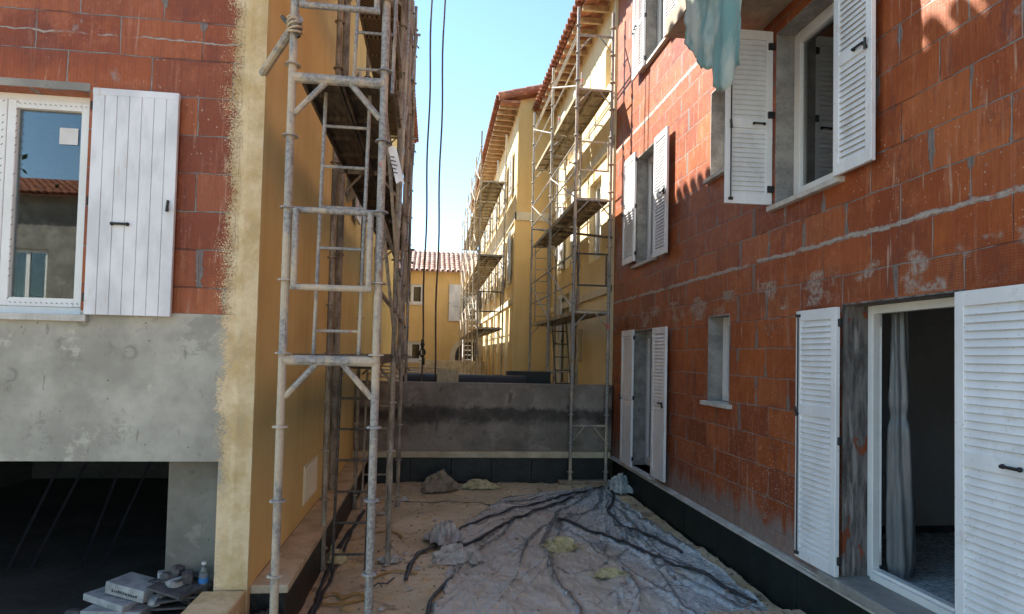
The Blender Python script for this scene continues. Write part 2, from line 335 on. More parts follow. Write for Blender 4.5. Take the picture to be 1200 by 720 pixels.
M['ink'] = m_simple('print_ink', (.03, .03, .04), (.05, .05, .06), 9, .6)
M['plaster'] = m_simple('interior_plaster', (.50, .50, .49), (.60, .60, .58), 2, .9, .2, .004)
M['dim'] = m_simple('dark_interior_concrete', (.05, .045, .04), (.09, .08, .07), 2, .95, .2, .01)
M['blockint'] = m_simple('block_reveal_mortar', (.20, .19, .18), (.37, .35, .32), 6, .85, .5, .012)
def _m():
    m = Mat('mortar_smeared_reveal')
    v = m.noise(5, 5, m.scl(None, 4.5, 4.5, .8), rough=.6)
    c = m.mix(m.step(v, .32, .66), (.07, .063, .06), (.22, .20, .185))
    c = m.mix(m.step(m.noise(4, 5, m.scl(None, 5, 5, .5)), .57, .66), c, (.31, .295, .275))
    c = m.mix(m.step(m.noise(3.4, 4, m.scl(None, 2, 2, 1)), .60, .64), c, (.24, .06, .025))
    return m.done(c, .85, m.bump(m.noise(16, 6, m.scl(None, 1, 1, .5)), .9, .02))
M['smear'] = _m()
M['stone'] = m_simple('pale_sill', (.42, .40, .36), (.60, .58, .54), 7, .7, .3, .003)
M['rope'] = m_simple('grimy_rope', (.08, .06, .045), (.17, .14, .11), 40, .9, .5, .003)
M['ropeT'] = m_simple('tan_rope', (.40, .32, .22), (.55, .46, .33), 40, .9, .5, .003)
M['tag'] = m_simple('printed_tag_paper', (.60, .58, .56), (.70, .68, .66), 8, .6, .1)
M['pebble'] = m_simple('black_gravel', (.015, .015, .016), (.09, .085, .08), 45, .5, .3)
M['straw'] = m_simple('straw_board', (.30, .25, .15), (.46, .39, .26), 26, .9, .4, .006, stretch=(1, 1, .3))
M['sun_patch'] = m_simple('cream_sun_patch', (.86, .80, .58), (.90, .85, .68), 3, .5, .1)  # pale colour standing for sunlight on the ochre wall
M['bark'] = m_simple('tree_bark', (.10, .07, .05), (.17, .13, .09), 9, .9, .5, .02)
M['leaf'] = m_simple('dark_foliage', (.02, .045, .015), (.05, .085, .03), 3, .7, .1)
M['blue'] = m_simple('blue_bottle_label', (.03, .14, .42), (.05, .20, .5), 9, .4, .1)
def _m():
    m = Mat('window_glass'); t = m.t; o = t.nodes["Material Output"]
    tr = m.n("ShaderNodeBsdfTransparent"); tr.inputs[0].default_value = (.82, .86, .86, 1)
    gl = m.n("ShaderNodeBsdfGlossy"); gl.inputs["Roughness"].default_value = .01
    fr = m.n("ShaderNodeFresnel"); fr.inputs[0].default_value = 1.62
    f = m.math('MULTIPLY', fr.outputs[0], 1.9, clamp=True)      # two faces of each pane
    mx = m.n("ShaderNodeMixShader"); m.put(mx.inputs[0], f); m.put(mx.inputs[1], tr.outputs[0]); m.put(mx.inputs[2], gl.outputs[0])
    t.links.new(mx.outputs[0], o.inputs[0]); return m.m
M['glass'] = _m()
def _m():
    m = Mat('hanging_polythene'); t = m.t; o = t.nodes["Material Output"]
    tr = m.n("ShaderNodeBsdfTransparent"); tr.inputs[0].default_value = (.8, .82, .84, 1)
    p = m.done(m.mix(m.noise(6, 4, m.scl(None, 2, 2, .3)), (.13, .14, .145), (.32, .335, .345)), .2, m.bump(m.noise(9, 4, m.scl(None, 3, 3, .4)), .6, .02))
    mx = m.n("ShaderNodeMixShader"); m.put(mx.inputs[0], m.math('ADD', .5, m.math('MULTIPLY', m.noise(7, 4, m.scl(None, 3, 3, .3)), .4)))
    m.put(mx.inputs[1], tr.outputs[0]); m.put(mx.inputs[2], m.b.outputs[0]); t.links.new(mx.outputs[0], o.inputs[0]); return m.m
M['curtain'] = _m()

# ------------------------------------------------------------------ mesh helpers
def thing(name, label, cat, loc=(0, 0, 0), group=None, kind=None):
    o = bpy.data.objects.new(name, None); COL.objects.link(o); o.location = loc; o.empty_display_size = .2
    o['label'] = label; o['category'] = cat
    if group: o['group'] = group
    if kind: o['kind'] = kind
    return o
def wloc(o):
    v = Vector((0, 0, 0))
    while o is not None: v += o.location; o = o.parent
    return v
def obj(name, bm, mat, parent=None, smooth=False, origin=None, recalc=True):
    """mesh built in world coordinates, re-based on its parent (or on origin)"""
    base = wloc(parent) if parent else Vector(origin or (0, 0, 0))
    if recalc: bmesh.ops.recalc_face_normals(bm, faces=bm.faces)
    bmesh.ops.translate(bm, verts=bm.verts, vec=-base)
    me = bpy.data.meshes.new(name); bm.to_mesh(me); bm.free()
    for mm in (mat if isinstance(mat, (list, tuple)) else [mat]): me.materials.append(mm)
    if smooth: me.polygons.foreach_set('use_smooth', [True]*len(me.polygons))
    o = bpy.data.objects.new(name, me); COL.objects.link(o)
    if parent: o.parent = parent
    else: o.location = base
    return o
def tag(o, label, cat, group=None, kind=None):
    o['label'] = label; o['category'] = cat
    if group: o['group'] = group
    if kind: o['kind'] = kind
    return o
def struct(name, bm, mat, smooth=False):
    o = obj(name, bm, mat, smooth=smooth); o['kind'] = 'structure'; return o
def BM(): return bmesh.new()
def box(bm, x0, x1, y0, y1, z0, z1, bev=0):
    g = bmesh.ops.create_cube(bm, size=1)['verts']
    for v in g: v.co = Vector(((x0+x1)/2+v.co.x*(x1-x0), (y0+y1)/2+v.co.y*(y1-y0), (z0+z1)/2+v.co.z*(z1-z0)))
    if bev:
        es = list({e for v in g for e in v.link_edges})
        bmesh.ops.bevel(bm, geom=es, offset=bev, segments=1, affect='EDGES')
    return g
def fbox(bm, T, u0, u1, v0, v1, w0, w1, bev=0):
    a = T(u0, v0, w0); b = T(u1, v1, w1)
    return box(bm, min(a.x, b.x), max(a.x, b.x), min(a.y, b.y), max(a.y, b.y), min(a.z, b.z), max(a.z, b.z), bev)
def obox(bm, c, size, rot=(0, 0, 0), bev=0):
    g = bmesh.ops.create_cube(bm, size=1)['verts']
    from mathutils import Euler
    rm = Euler(rot).to_matrix()
    if bev:
        pass
    for v in g: v.co = rm @ Vector((v.co.x*size[0], v.co.y*size[1], v.co.z*size[2])) + Vector(c)
    if bev:
        es = list({e for v in g for e in v.link_edges}); bmesh.ops.bevel(bm, geom=es, offset=bev, segments=1, affect='EDGES')
def tube(bm, p0, p1, rr, seg=10, r1=None):
    p0 = Vector(p0); p1 = Vector(p1); dd = p1-p0
    mt = Matrix.Translation((p0+p1)/2) @ dd.to_track_quat('Z', 'Y').to_matrix().to_4x4()
    bmesh.ops.create_cone(bm, cap_ends=True, segments=seg, radius1=rr, radius2=rr if r1 is None else r1, depth=dd.length, matrix=mt)
def sweep(bm, pts, rr, seg=8, flat=1.0):
    pts = [Vector(p) for p in pts]; rings = []
    for i, p in enumerate(pts):
        t = (pts[min(i+1, len(pts)-1)]-pts[max(i-1, 0)]).normalized()
        ref = Vector((0, 0, 1)) if abs(t.z) < .9 else Vector((1, 0, 0))
        a = t.cross(ref).normalized(); b = a.cross(t).normalized()
        q = rr(i/(len(pts)-1)) if callable(rr) else rr
        rings.append([bm.verts.new(p+a*math.cos(k*2*math.pi/seg)*q+b*math.sin(k*2*math.pi/seg)*q*flat) for k in range(seg)])
    for i in range(len(rings)-1):
        for k in range(seg): bm.faces.new((rings[i][k], rings[i][(k+1) % seg], rings[i+1][(k+1) % seg], rings[i+1][k]))
    bm.faces.new(rings[0]); bm.faces.new(rings[-1])
def smoothline(pts, n=8):
    pts = [Vector(p) for p in pts]; out = []
    for i in range(len(pts)-1):
        p0 = pts[max(i-1, 0)]; p1 = pts[i]; p2 = pts[i+1]; p3 = pts[min(i+2, len(pts)-1)]
        for k in range(n):
            t = k/n
            out.append(.5*((2*p1)+(p2-p0)*t+(2*p0-5*p1+4*p2-p3)*t*t+(3*p1-p0-3*p2+p3)*t**3))
    out.append(pts[-1]); return out
def FR(y0): return lambda uu, v, ww: Vector((uu, y0-v, ww))          # facade facing the camera, v out of the wall
def RX(x0): return lambda uu, v, ww: Vector((x0-v, uu, ww))          # facade facing left
def LX(x0): return lambda uu, v, ww: Vector((x0+v, uu, ww))          # facade facing right
def BK(y0): return lambda uu, v, ww: Vector((uu, y0+v, ww))
def wall(bm, T, u0, u1, w0, w1, ops, th, v0=0.0):
    us = sorted({u0, u1, *[o[0] for o in ops], *[o[1] for o in ops]}); us = [x for x in us if u0 <= x <= u1]
    ws = sorted({w0, w1, *[o[2] for o in ops], *[o[3] for o in ops]}); ws = [x for x in ws if w0 <= x <= w1]
    def solid(i, j):
        if i < 0 or j < 0 or i >= len(us)-1 or j >= len(ws)-1: return False
        a = (us[i]+us[i+1])/2; b = (ws[j]+ws[j+1])/2
        return not any(o[0] < a < o[1] and o[2] < b < o[3] for o in ops)
    cache = {}
    def V(i, j, k):
        if (i, j, k) not in cache: cache[(i, j, k)] = bm.verts.new(T(us[i], v0-(th if k else 0), ws[j]))
        return cache[(i, j, k)]
    for i in range(len(us)-1):
        for j in range(len(ws)-1):
            if not solid(i, j): continue
            bm.faces.new((V(i, j, 0), V(i+1, j, 0), V(i+1, j+1, 0), V(i, j+1, 0)))
            bm.faces.new((V(i, j, 1), V(i, j+1, 1), V(i+1, j+1, 1), V(i+1, j, 1)))
            if not solid(i-1, j): bm.faces.new((V(i, j, 0), V(i, j+1, 0), V(i, j+1, 1), V(i, j, 1)))
            if not solid(i+1, j): bm.faces.new((V(i+1, j, 0), V(i+1, j, 1), V(i+1, j+1, 1), V(i+1, j+1, 0)))
            if not solid(i, j-1): bm.faces.new((V(i, j, 0), V(i, j, 1), V(i+1, j, 1), V(i+1, j, 0)))
            if not solid(i, j+1): bm.faces.new((V(i, j+1, 0), V(i+1, j+1, 0), V(i+1, j+1, 1), V(i, j+1, 1)))
def ring(bm, T, u0, u1, v0, v1, w0, w1, fw, fb=None):
    fb = fb or fw
    fbox(bm, T, u0, u0+fw, v0, v1, w0, w1, .004); fbox(bm, T, u1-fw, u1, v0, v1, w0, w1, .004)
    fbox(bm, T, u0+fw, u1-fw, v0+.001, v1-.001, w0, w0+fb); fbox(bm, T, u0+fw, u1-fw, v0+.001, v1-.001, w1-fw, w1)
def window(par, T, u0, u1, w0, w1, v, sashes=2, fw=.05, name='window', label=None, curtain=False, open_door=False):
    """frame with sashes set at depth v (negative = inside the wall)"""
    bm = BM(); ring(bm, T, u0, u1, v-.05, v, w0, w1, fw, fw*1.2)
    f = obj(name, bm, M['pvc'], par)
    if label: f['label'] = label
    n = sashes; uw = (u1-u0-2*fw)/n
    for i in range(n):
        a = u0+fw+i*uw+.002; b = a+uw-.004
        bm = BM(); ring(bm, T, a, b, v-.045, v+.012, w0+fw*1.2+.002, w1-fw-.002, .06)
        s = obj('sash', bm, M['pvc'], f)
        bm = BM(); fbox(bm, T, a+.058, b-.058, v-.03, v-.022, w0+fw*1.2+.06, w1-fw-.06)
        obj('pane', bm, M['glass'], s) if False else obj('pane', bm, M['glass'], f)
    return f
def shutter_bm(wd, ht, louver=True, midf=.5, flip=False):
    """hinge edge at u=0, thickness in v 0..0.035, bottom at w=0"""
    bm = BM(); th = .035; sw = .065; rail = .085; md = ht*midf
    if louver:
        box(bm, 0, sw, 0, th, 0, ht, .003); box(bm, wd-sw, wd, 0, th, 0, ht, .003)
        for a, b in ((0, rail), (md-rail/2, md+rail/2), (ht-rail, ht)): box(bm, sw, wd-sw, .001, th-.001, a, b)
        for za, zb in ((rail, md-rail/2), (md+rail/2, ht-rail)):
            n = max(3, round((zb-za)/.046)); st_ = (zb-za)/n
            for k in range(n): obox(bm, (wd/2, th/2, za+(k+.5)*st_), (wd-2*sw+.004, .006, st_*1.42), (R(-22 if flip else 22), 0, 0))
    else:
        n = 7; bw = wd/n
        for i in range(n): box(bm, i*bw+.0025, (i+1)*bw-.0025, .002, th, 0, ht-.05, .002)
        box(bm, 0, wd, 0, th, ht-.05, ht, .003); box(bm, .002, wd-.002, .012, th-.008, .001, ht-.04)
    return bm
def place(bm, org, ax, ay):
    """local x->ax, y->ay (world vectors), z up, origin org"""
    ax = Vector(ax).normalized(); ay = Vector(ay).normalized()
    mt = Matrix(((ax.x, ay.x, 0, org[0]), (ax.y, ay.y, 0, org[1]), (ax.z, ay.z, 1, org[2]), (0, 0, 0, 1)))
    bmesh.ops.transform(bm, matrix=mt, verts=bm.verts); return bm
def shutter(par, org, ax, ay, wd, ht, louver=True, label=None, handle=True, rod=False, hside=.7, midf=.5, flip=False):
    s = obj('shutter', place(shutter_bm(wd, ht, louver, midf, flip), org, ax, ay), M['white'] if louver else M['whiteB'], par)
    if label: s['label'] = label
    bm = BM()
    if handle:
        zc = ht*midf if louver else ht*.40
        xc = wd*hside if louver else wd*.38
        tube(bm, (xc-.055, .055, zc), (xc+.055, .055, zc), .009, 8)
        for q in (-.05, .05):
            tube(bm, (xc+q, .03, zc), (xc+q, .06, zc), .009, 8); bmesh.ops.create_uvsphere(bm, u_segments=8, v_segments=6, radius=.014, matrix=Matrix.Translation((xc+q, .045, zc)))
        place(bm, org, ax, ay); obj('handle', bm, M['black'], s); bm = BM()
    xe = wd-.045
    tube(bm, (xe, .03, ht*midf-.05), (xe, .055, ht*midf-.02), .008, 6); tube(bm, (xe, .055, ht*midf-.06), (xe+.01, .06, ht*midf+.02), .010, 6)
    if rod:
        tube(bm, (xe, .045, .03), (xe, .045, ht-.03), .006, 6)
        for q in (.04, ht-.04): box(bm, xe-.02, xe+.02, .03, .055, q-.012, q+.012)
    place(bm, org, ax, ay); obj('latch', bm, M['black'], s)
    for q in (.12, ht*.5, ht-.12):
        bm = BM(); box(bm, -.02, .012, -.008, .02, q-.03, q+.03, .003); place(bm, org, ax, ay); obj('hinge', bm, M['black'], s)
    return s
def tile_roof(par, E, a, s, L, run, pitch, mat, name='tile_roof', sp=.22, rr=.088, over=.10, course=.36):
    """E eave start, a along eave, s horizontal up-slope"""
    E = Vector(E); a = Vector(a); s = Vector(s); up = (s*math.cos(pitch)+Vector((0, 0, 1))*math.sin(pitch)); nn = (Vector((0, 0, 1))*math.cos(pitch)-s*math.sin(pitch))
    SL = run/math.cos(pitch); bm = BM(); rnd = random.Random(3)
    def quadstrip(A, B):
        for k in range(len(A)-1): bm.faces.new((A[k], A[k+1], B[k+1], B[k]))
    # deck board below tiles
    q = [bm.verts.new(E+a*x+up*y+nn*z) for z in (-.03, .0) for (x, y) in ((0, 0), (L, 0), (L, SL), (0, SL))]
    bm.faces.new(q[:4]); bm.faces.new(q[4:]);
    for k in range(4): bm.faces.new((q[k], q[(k+1) % 4], q[4+(k+1) % 4], q[4+k]))
    nc = int(L/sp); ns = int(SL/course)
    for i in range(nc):
        for j in range(ns+1):
            y0 = j*course-(over if j == 0 else 0); y1 = min((j+1)*course+.05, SL)
            if y1-y0 < .08: continue
            cx = (i+.5)*sp+rnd.uniform(-.008, .008); dz = rnd.uniform(0, .008); sk = rnd.uniform(-.01, .01)
            for kind, c0, base, r0, r1 in (('cover', cx, .035+dz, rr, rr*.8),):
                A = []; B = []; A2 = []
                for k in range(7):
                    t = math.pi*k/6
                    A.append(bm.verts.new(E+a*(c0+sk+math.cos(t)*r0)+up*y0+nn*(base+.022+math.sin(t)*r0*.95)))
                    B.append(bm.verts.new(E+a*(c0+math.cos(t)*r1)+up*y1+nn*(base+math.sin(t)*r1*.9)))
                    A2.append(bm.verts.new(E+a*(c0+sk+math.cos(t)*(r0-.014))+up*(y0+.001)+nn*(base+.022+math.sin(t)*(r0*.95-.014))))
                quadstrip(A, B); quadstrip(A2, A)
            # channel tile
            c1 = cx+sp/2; A = []; B = []
            for k in range(5):
                t = math.pi+math.pi*k/4
                A.append(bm.verts.new(E+a*(c1+math.cos(t)*rr*.9)+up*(y0+(over*.55 if j == 0 else 0))+nn*(.075+math.sin(t)*.055)))
                B.append(bm.verts.new(E+a*(c1+math.cos(t)*rr*.9)+up*y1+nn*(.06+math.sin(t)*.055)))
            quadstrip(A, B)
    return obj(name, bm, mat, par, smooth=False, recalc=False)
def soffit(par, x0, x1, y0, y1, z, slope_sign=0):
    n = int((y1-y0)/.42)
    for i in range(n+1):
        bm = BM(); y = y0+.05+i*(y1-y0-.1)/max(n, 1); box(bm, x0, x1, y-.035, y+.035, z-.10, z-.002)
        obj('rafter', bm, M['wood'], par)

# ------------------------------------------------------------------ GROUND
GZ = -2.13; UZ = -.74
def fb(x, y, s, o=4):
    v = 0; a = 1; t = 0
    for k in range(o): v += a*noise.noise(Vector((x*s, y*s, 3.7*k))); t += a; a *= .5; s *= 2.1
    return v/t
bm = BM()
nx, ny = 96, 200
x0, x1, y0, y1 = -1.04, 3.06, 1.5, 10.6
g = [[None]*(ny+1) for _ in range(nx+1)]
def ground_h(x, y):
    h = .06*fb(x, y, .9)+.035*fb(x+9, y, 3.5)+.022*abs(fb(x, y+4, 11, 3))
    h += .05*max(0, 1-abs(x+.35)/.8)*(.6+fb(x, y, 1.6))      # sand heap line along the scaffold
    return GZ+h
for i in range(nx+1):
    for j in range(ny+1):
        x = x0+(x1-x0)*i/nx; y = y0+(y1-y0)*j/ny
        g[i][j] = bm.verts.new((x, y, ground_h(x, y)))
for i in range(nx):
    for j in range(ny): bm.faces.new((g[i][j], g[i+1][j], g[i+1][j+1], g[i][j+1]))
struct('courtyard_ground', bm, M['sand'], smooth=True)
bm = BM(); v = [bm.verts.new(p) for p in ((-300, -400, GZ-.12), (300, -400, GZ-.12), (300, 690, GZ-.12), (-300, 690, GZ-.12))]; bm.faces.new(v)
struct('ground', bm, M['ground'])
bm = BM(); v = [bm.verts.new(p) for p in ((-300, 10.86, UZ), (300, 10.86, UZ), (300, 700, UZ), (-300, 700, UZ))]; bm.faces.new(v)
struct('upper_ground', bm, M['ground'])

# ------------------------------------------------------------------ LEFT BUILDING (brick front, ochre side, garage)
CX = -1.27; FY = 4.75; LE = 6.62; LY1 = 20.0
lb = thing('house', 'nearest house at left with ochre side wall, bare brick front and open garage', 'house', (-5, 8, GZ))
T = FR(FY)
win = (-3.66, -2.46, .22, 1.80)
bm = BM(); wall(bm, T, -9, CX, .25, LE+.11, [(-3.66, -2.46, .2, 1.80), (-3.6, -2.5, 3.4, 4.9), (-7, -5.8, .6, 1.8)], .22)
obj('brick_wall', bm, M['brickL'], lb)
bm = BM(); wall(bm, T, -9, CX, GZ-.1, .248, [(-6.2, -1.50, GZ-.2, -.80), (-3.66, -2.46, .2, .3)], .22, v0=.004)
obj('concrete_wall', bm, M['concL'], lb)
# render strip wraps the corner as a thin coat
bm = BM()
nxs, nzs = 4, 60
grid = []
for i in range(nxs+1):
    col_ = []
    for j in range(nzs+1):
        z = -1.7+(LE-.12+1.7)*j/nzs
        xr = CX+.003; xl = CX-.15+.018*fb(z, 1, 3)+.02*fb(z, 5, 9)
        x = xr+(xl-xr)*i/nxs
        y = FY-.02-.010*fb(x*2, z, 6)+(.012 if i == nxs else 0)
        col_.append(bm.verts.new((x, y, z)))
    grid.append(col_)
for i in range(nxs):
    for j in range(nzs): bm.faces.new((grid[i][j], grid[i][j+1], grid[i+1][j+1], grid[i+1][j]))
for j in range(nzs):      # turn in to the wall at both edges
    for i in (0, nxs):
        a, b = grid[i][j], grid[i][j+1]
        c = bm.verts.new((b.co.x, FY-.005, b.co.z)); e = bm.verts.new((a.co.x, FY-.005, a.co.z)); bm.faces.new((a, b, c, e))
obj('corner_render', bm, M['cream'], lb)
# side wall, with one window in the upper part behind the platforms
T = LX(CX)
sw_ops = [(8.6, 9.6, 2.0, 3.6), (13.2, 14.2, .6, 2.2), (13.2, 14.2, 3.4, 5.0)]
bm = BM(); wall(bm, T, FY+.225, LY1, -1.70, LE+.11, sw_ops, .22); obj('side_wall', bm, M['ochre'], lb)
bm = BM(); box(bm, CX-.22, CX-.001, FY+.001+.219, FY+.2255, -1.7, LE-.2); bm.free()
bm = BM(); box(bm, CX-.0005, CX+.003, FY-.002, FY+.224, -1.70, LE-.12); obj('corner_coat', bm, M['ochre'], lb)
bm = BM(); wall(bm, LX(CX-.02), FY, LY1, GZ-.1, -1.702, [], .2); obj('plinth', bm, M['membrane'], lb)
bm = BM(); box(bm, CX+.002, -1.005, FY+.06, 10.58, -1.76, -1.70, .004); obj('insulation_ledge', bm, M['ledge'], lb)
bm = BM(); box(bm, CX-.01, -1.03, FY+.07, 10.58, GZ-.1, -1.762); obj('membrane_plinth', bm, M['membrane'], lb)
for a, b, c, e in sw_ops: window(lb, T, a, b, c, e, -.12, 2)
shutter(lb, (CX+.05, 9.6, 2.0), (0, 1, 0), (1, 0, 0), .5, 1.6, label='white shutter high behind the platforms', rod=False)
shutter(lb, (CX+.05, 8.6, 2.0), (.35, -.9, 0), (1, .35, 0), .5, 1.6)
# dark expansion joint / downpipe
bm = BM(); box(bm, CX-.001, CX+.012, 7.75, 7.85, -1.69, LE-.15); obj('wall_joint', bm, M['black'], lb)
bm = BM(); tube(bm, (CX+.07, 8.05, -1.69), (CX+.07, 8.05, LE-.2), .045, 12)
for z in (-.6, 1.2, 3.0, 4.8): tube(bm, (CX+.07, 8.05, z), (CX+.07, 8.05, z+.03), .06, 12)
obj('downpipe', bm, M['rust'], lb, smooth=False)
# patch of sunlight low on the side wall, made as a pale ribbed panel
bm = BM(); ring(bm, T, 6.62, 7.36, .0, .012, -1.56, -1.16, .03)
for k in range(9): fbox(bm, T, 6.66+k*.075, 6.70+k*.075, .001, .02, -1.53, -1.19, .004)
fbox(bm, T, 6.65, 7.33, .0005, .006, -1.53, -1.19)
o = obj('sun_patch_panel', bm, M['sun_patch'], lb); o['label'] = 'pale ribbed panel standing for a patch of sunlight low on the ochre wall'
# back, far side, floors, inside
bm = BM(); wall(bm, LX(-9), FY+.002, LY1, GZ-.1, LE-.05, [], -.2); wall(bm, FR(LY1), -9, CX, GZ-.1, LE-.1, [], .2, v0=-.001)
obj('rear_wall', bm, M['ochreA'], lb)
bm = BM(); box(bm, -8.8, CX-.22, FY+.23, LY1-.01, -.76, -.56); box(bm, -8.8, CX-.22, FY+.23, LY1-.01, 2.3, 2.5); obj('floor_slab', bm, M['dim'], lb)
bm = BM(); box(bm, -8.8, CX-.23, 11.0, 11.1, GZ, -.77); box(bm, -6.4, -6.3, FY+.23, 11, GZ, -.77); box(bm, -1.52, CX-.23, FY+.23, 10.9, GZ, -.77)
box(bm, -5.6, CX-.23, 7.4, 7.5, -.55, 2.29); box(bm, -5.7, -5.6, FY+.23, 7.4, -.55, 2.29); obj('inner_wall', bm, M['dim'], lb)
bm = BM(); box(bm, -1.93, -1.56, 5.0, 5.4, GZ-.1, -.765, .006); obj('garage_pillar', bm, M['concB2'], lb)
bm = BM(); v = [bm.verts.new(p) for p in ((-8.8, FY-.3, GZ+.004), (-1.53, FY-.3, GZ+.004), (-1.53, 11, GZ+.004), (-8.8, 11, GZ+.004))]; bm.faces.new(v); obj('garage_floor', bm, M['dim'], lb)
# front window
W = window(lb, FR(FY), -3.66, -2.46, .22, 1.80, -.12, 2, fw=.045, label='white two-sash window reflecting the sky')
bm = BM(); fbox(bm, FR(FY), -2.725, -2.60, -.139, -.1375, 1.455, 1.575); o = obj('sticker', bm, M['tag'], W)
bm = BM()     # protective tape ticks printed along the frame
rnd = random.Random(5)
for k in range(28):
    z = .33+k*.052
    for xx in (-3.085, -2.995):
        if rnd.random() < .75: obox(bm, (xx, FY+.107, z), (.018, .0008, .004), (0, R(-40), 0))
for k in range(16): obox(bm, (-2.98+k*.034, FY+.107, 1.725), (.014, .0008, .004), (0, R(35), 0)); obox(bm, (-2.98+k*.034, FY+.107, .30), (.014, .0008, .004), (0, R(35), 0))
obj('tape_marks', bm, M['slate'], W)
bm = BM(); fbox(bm, FR(FY), -3.72, -2.40, -.2, .05, .17, .218, .004); obj('window_sill', bm, M['stone'], lb)
bm = BM(); fbox(bm, FR(FY), -3.66, -2.46, -.21, .003, 1.805, 1.86); obj('lintel', bm, M['conc'], lb)
shutter(lb, (-2.41, FY-.03, .22), (1, 0, 0), (0, -1, 0), .57, 1.59, False, 'white plank shutter folded open on the brick, with black pull handle', rod=False)
shutter(lb, (-3.68, FY-.03, .22), (-1, 0, 0), (0, -1, 0), .57, 1.59, False)
# roof
tile_roof(lb, (CX+.5, FY-.4, LE), (0, 1, 0), (-1, 0, 0), LY1-FY+.5, 4.5, R(17), M['tile'])
bm = BM(); v = [bm.verts.new(p) for p in ((CX-3.99, FY-.4, LE+1.37), (CX-3.99, LY1+.1, LE+1.37), (-9.5, LY1+.1, LE), (-9.5, FY-.4, LE))]; bm.faces.new(v)
v = [bm.verts.new(p) for p in ((CX-.0, FY, LE-.1), (-9, FY, LE-.1), (CX-4, FY, LE+1.3))]; bm.faces.new(v)
obj('rear_roof_slope', bm, M['tile'], lb, recalc=False)
soffit(lb, CX, CX+.5, FY, LY1, LE)
# low wall running forward from the corner
bm = BM(); box(bm, -1.57, CX-.002, 1.5, FY-.03, GZ-.1, -1.70, .008)
tag(obj('low_wall', bm, M['cream'], origin=(-1.42, 3, GZ)), 'cream rendered low wall running forward from the corner of the ochre house', 'wall')
# added annexe hidden behind the scaffold, there to shade the last house opposite
an = thing('shading_annexe', 'added lower ochre building behind the left scaffolding, shading the last house opposite', 'building', (-3.6, 25, UZ))
bm = BM(); box(bm, -6.5, -2.0, LY1+.15, 29, UZ-.1, 4.3); obj('wall', bm, M['ochreF'], an)
tile_roof(an, (-1.6, LY1+.1, 4.3), (0, 1, 0), (-1, 0, 0), 9, 2.8, R(16), M['tileP'])

# ------------------------------------------------------------------ RIGHT BUILDING (brick)
rb = thing('house', 'bare red hollow-brick house along the right side with white louvred shutters', 'house', (5, 5, GZ))
T = RX(3.1); NY = -3.0; RY = 10.72; RE = 6.55
OPS = [(3.35, 4.48, -1.62, .455), (6.33, 6.86, -.46, .50), (8.65, 9.52, -1.64, .44),
       (4.56, 5.46, 1.44, 3.06), (6.40, 6.86, 2.08, 3.08), (8.68, 9.52, 1.45, 3.15),
       (8.35, 9.20, 4.45, 6.0), (4.9, 5.8, 3.42, 5.6), (.4, 1.5, -1.62, .455), (.4, 1.5, 1.44, 3.06)]
bm = BM(); wall(bm, T, NY, RY, -1.675, RE+.10, OPS, .25); obj('brick_wall', bm, M['brickR'], rb)
# mortar linings of the openings
for (a, b, c, e) in OPS:
    bm = BM(); t = .012; 
    fbox(bm, T, b-t, b-.0005, -.247, .002, c+.001, e-.001); fbox(bm, T, a+.0005, a+t, -.247, .002, c+.001, e-.001)
    fbox(bm, T, a+t, b-t, -.247, .002, e-t, e-.0005)
    if (a, c) != (3.35, -1.62): obj('reveal_lining', bm, M['blockint'], rb)
    else:
        obj('reveal_lining', bm, M['smear'], rb)
# string of plinth
bm = BM(); wall(bm, RX(3.13), NY, RY, GZ-.15, -1.72, [], .2, v0=0)
obj('plinth', bm, M['membrane'], rb)
for k in range(17):
    a = -2.98+k*.805
    if a+.8 > 10.6: break
    bm = BM(); box(bm, 3.095, 3.128, a, a+.795, GZ-.1, -1.73, .003); obj('plinth_panel', bm, M['board'], rb)
bm = BM(); box(bm, 3.03, 3.128, NY, RY-.12, -1.715, -1.69, .003); box(bm, 3.055, 3.128, NY, RY-.12, -1.689, -1.676, .002)
obj('base_rail', bm, M['stone'], rb)
# door sill slab of the near french window
bm = BM(); box(bm, 2.99, 3.35, 3.2, 4.62, -1.674, -1.60, .006); obj('door_sill', bm, M['conc'], rb)
bm = BM(); box(bm, 3.0, 3.3, 8.5, 9.62, -1.674, -1.64, .006); obj('door_sill', bm, M['stone'], rb)
# near french window: frame and inward-open leaf
bm = BM(); ring(bm, T, 3.36, 4.455, -.25, -.19, -1.595, .44, .06, .07)
fbox(bm, T, 3.43, 4.38, -.24, -.16, -1.596, -1.545)
fdoor = obj('french_window', bm, M['pvc'], rb); fdoor['label'] = 'open near french window with plastic-wrapped curtain'
bm = BM()
for q, (zz0, zz1) in enumerate(((-1.50, -1.40), (.28, .38))): box(bm, 0, .5, 0, .05, zz0+1.5, zz1+1.5)
box(bm, 0, .07, 0.001, .049, 0, 1.88); box(bm, .43, .5, 0.001, .049, 0, 1.88)
place(bm, (3.36, 4.39, -1.50), (.30, .95, 0), (-.95, .30, 0)); leaf = obj('door_leaf', bm, M['pvc'], fdoor)
bm = BM(); box(bm, .07, .43, .02, .028, .1, 1.78); place(bm, (3.36, 4.39, -1.50), (.30, .95, 0), (-.95, .30, 0)); obj('pane', bm, M['glass'], fdoor)
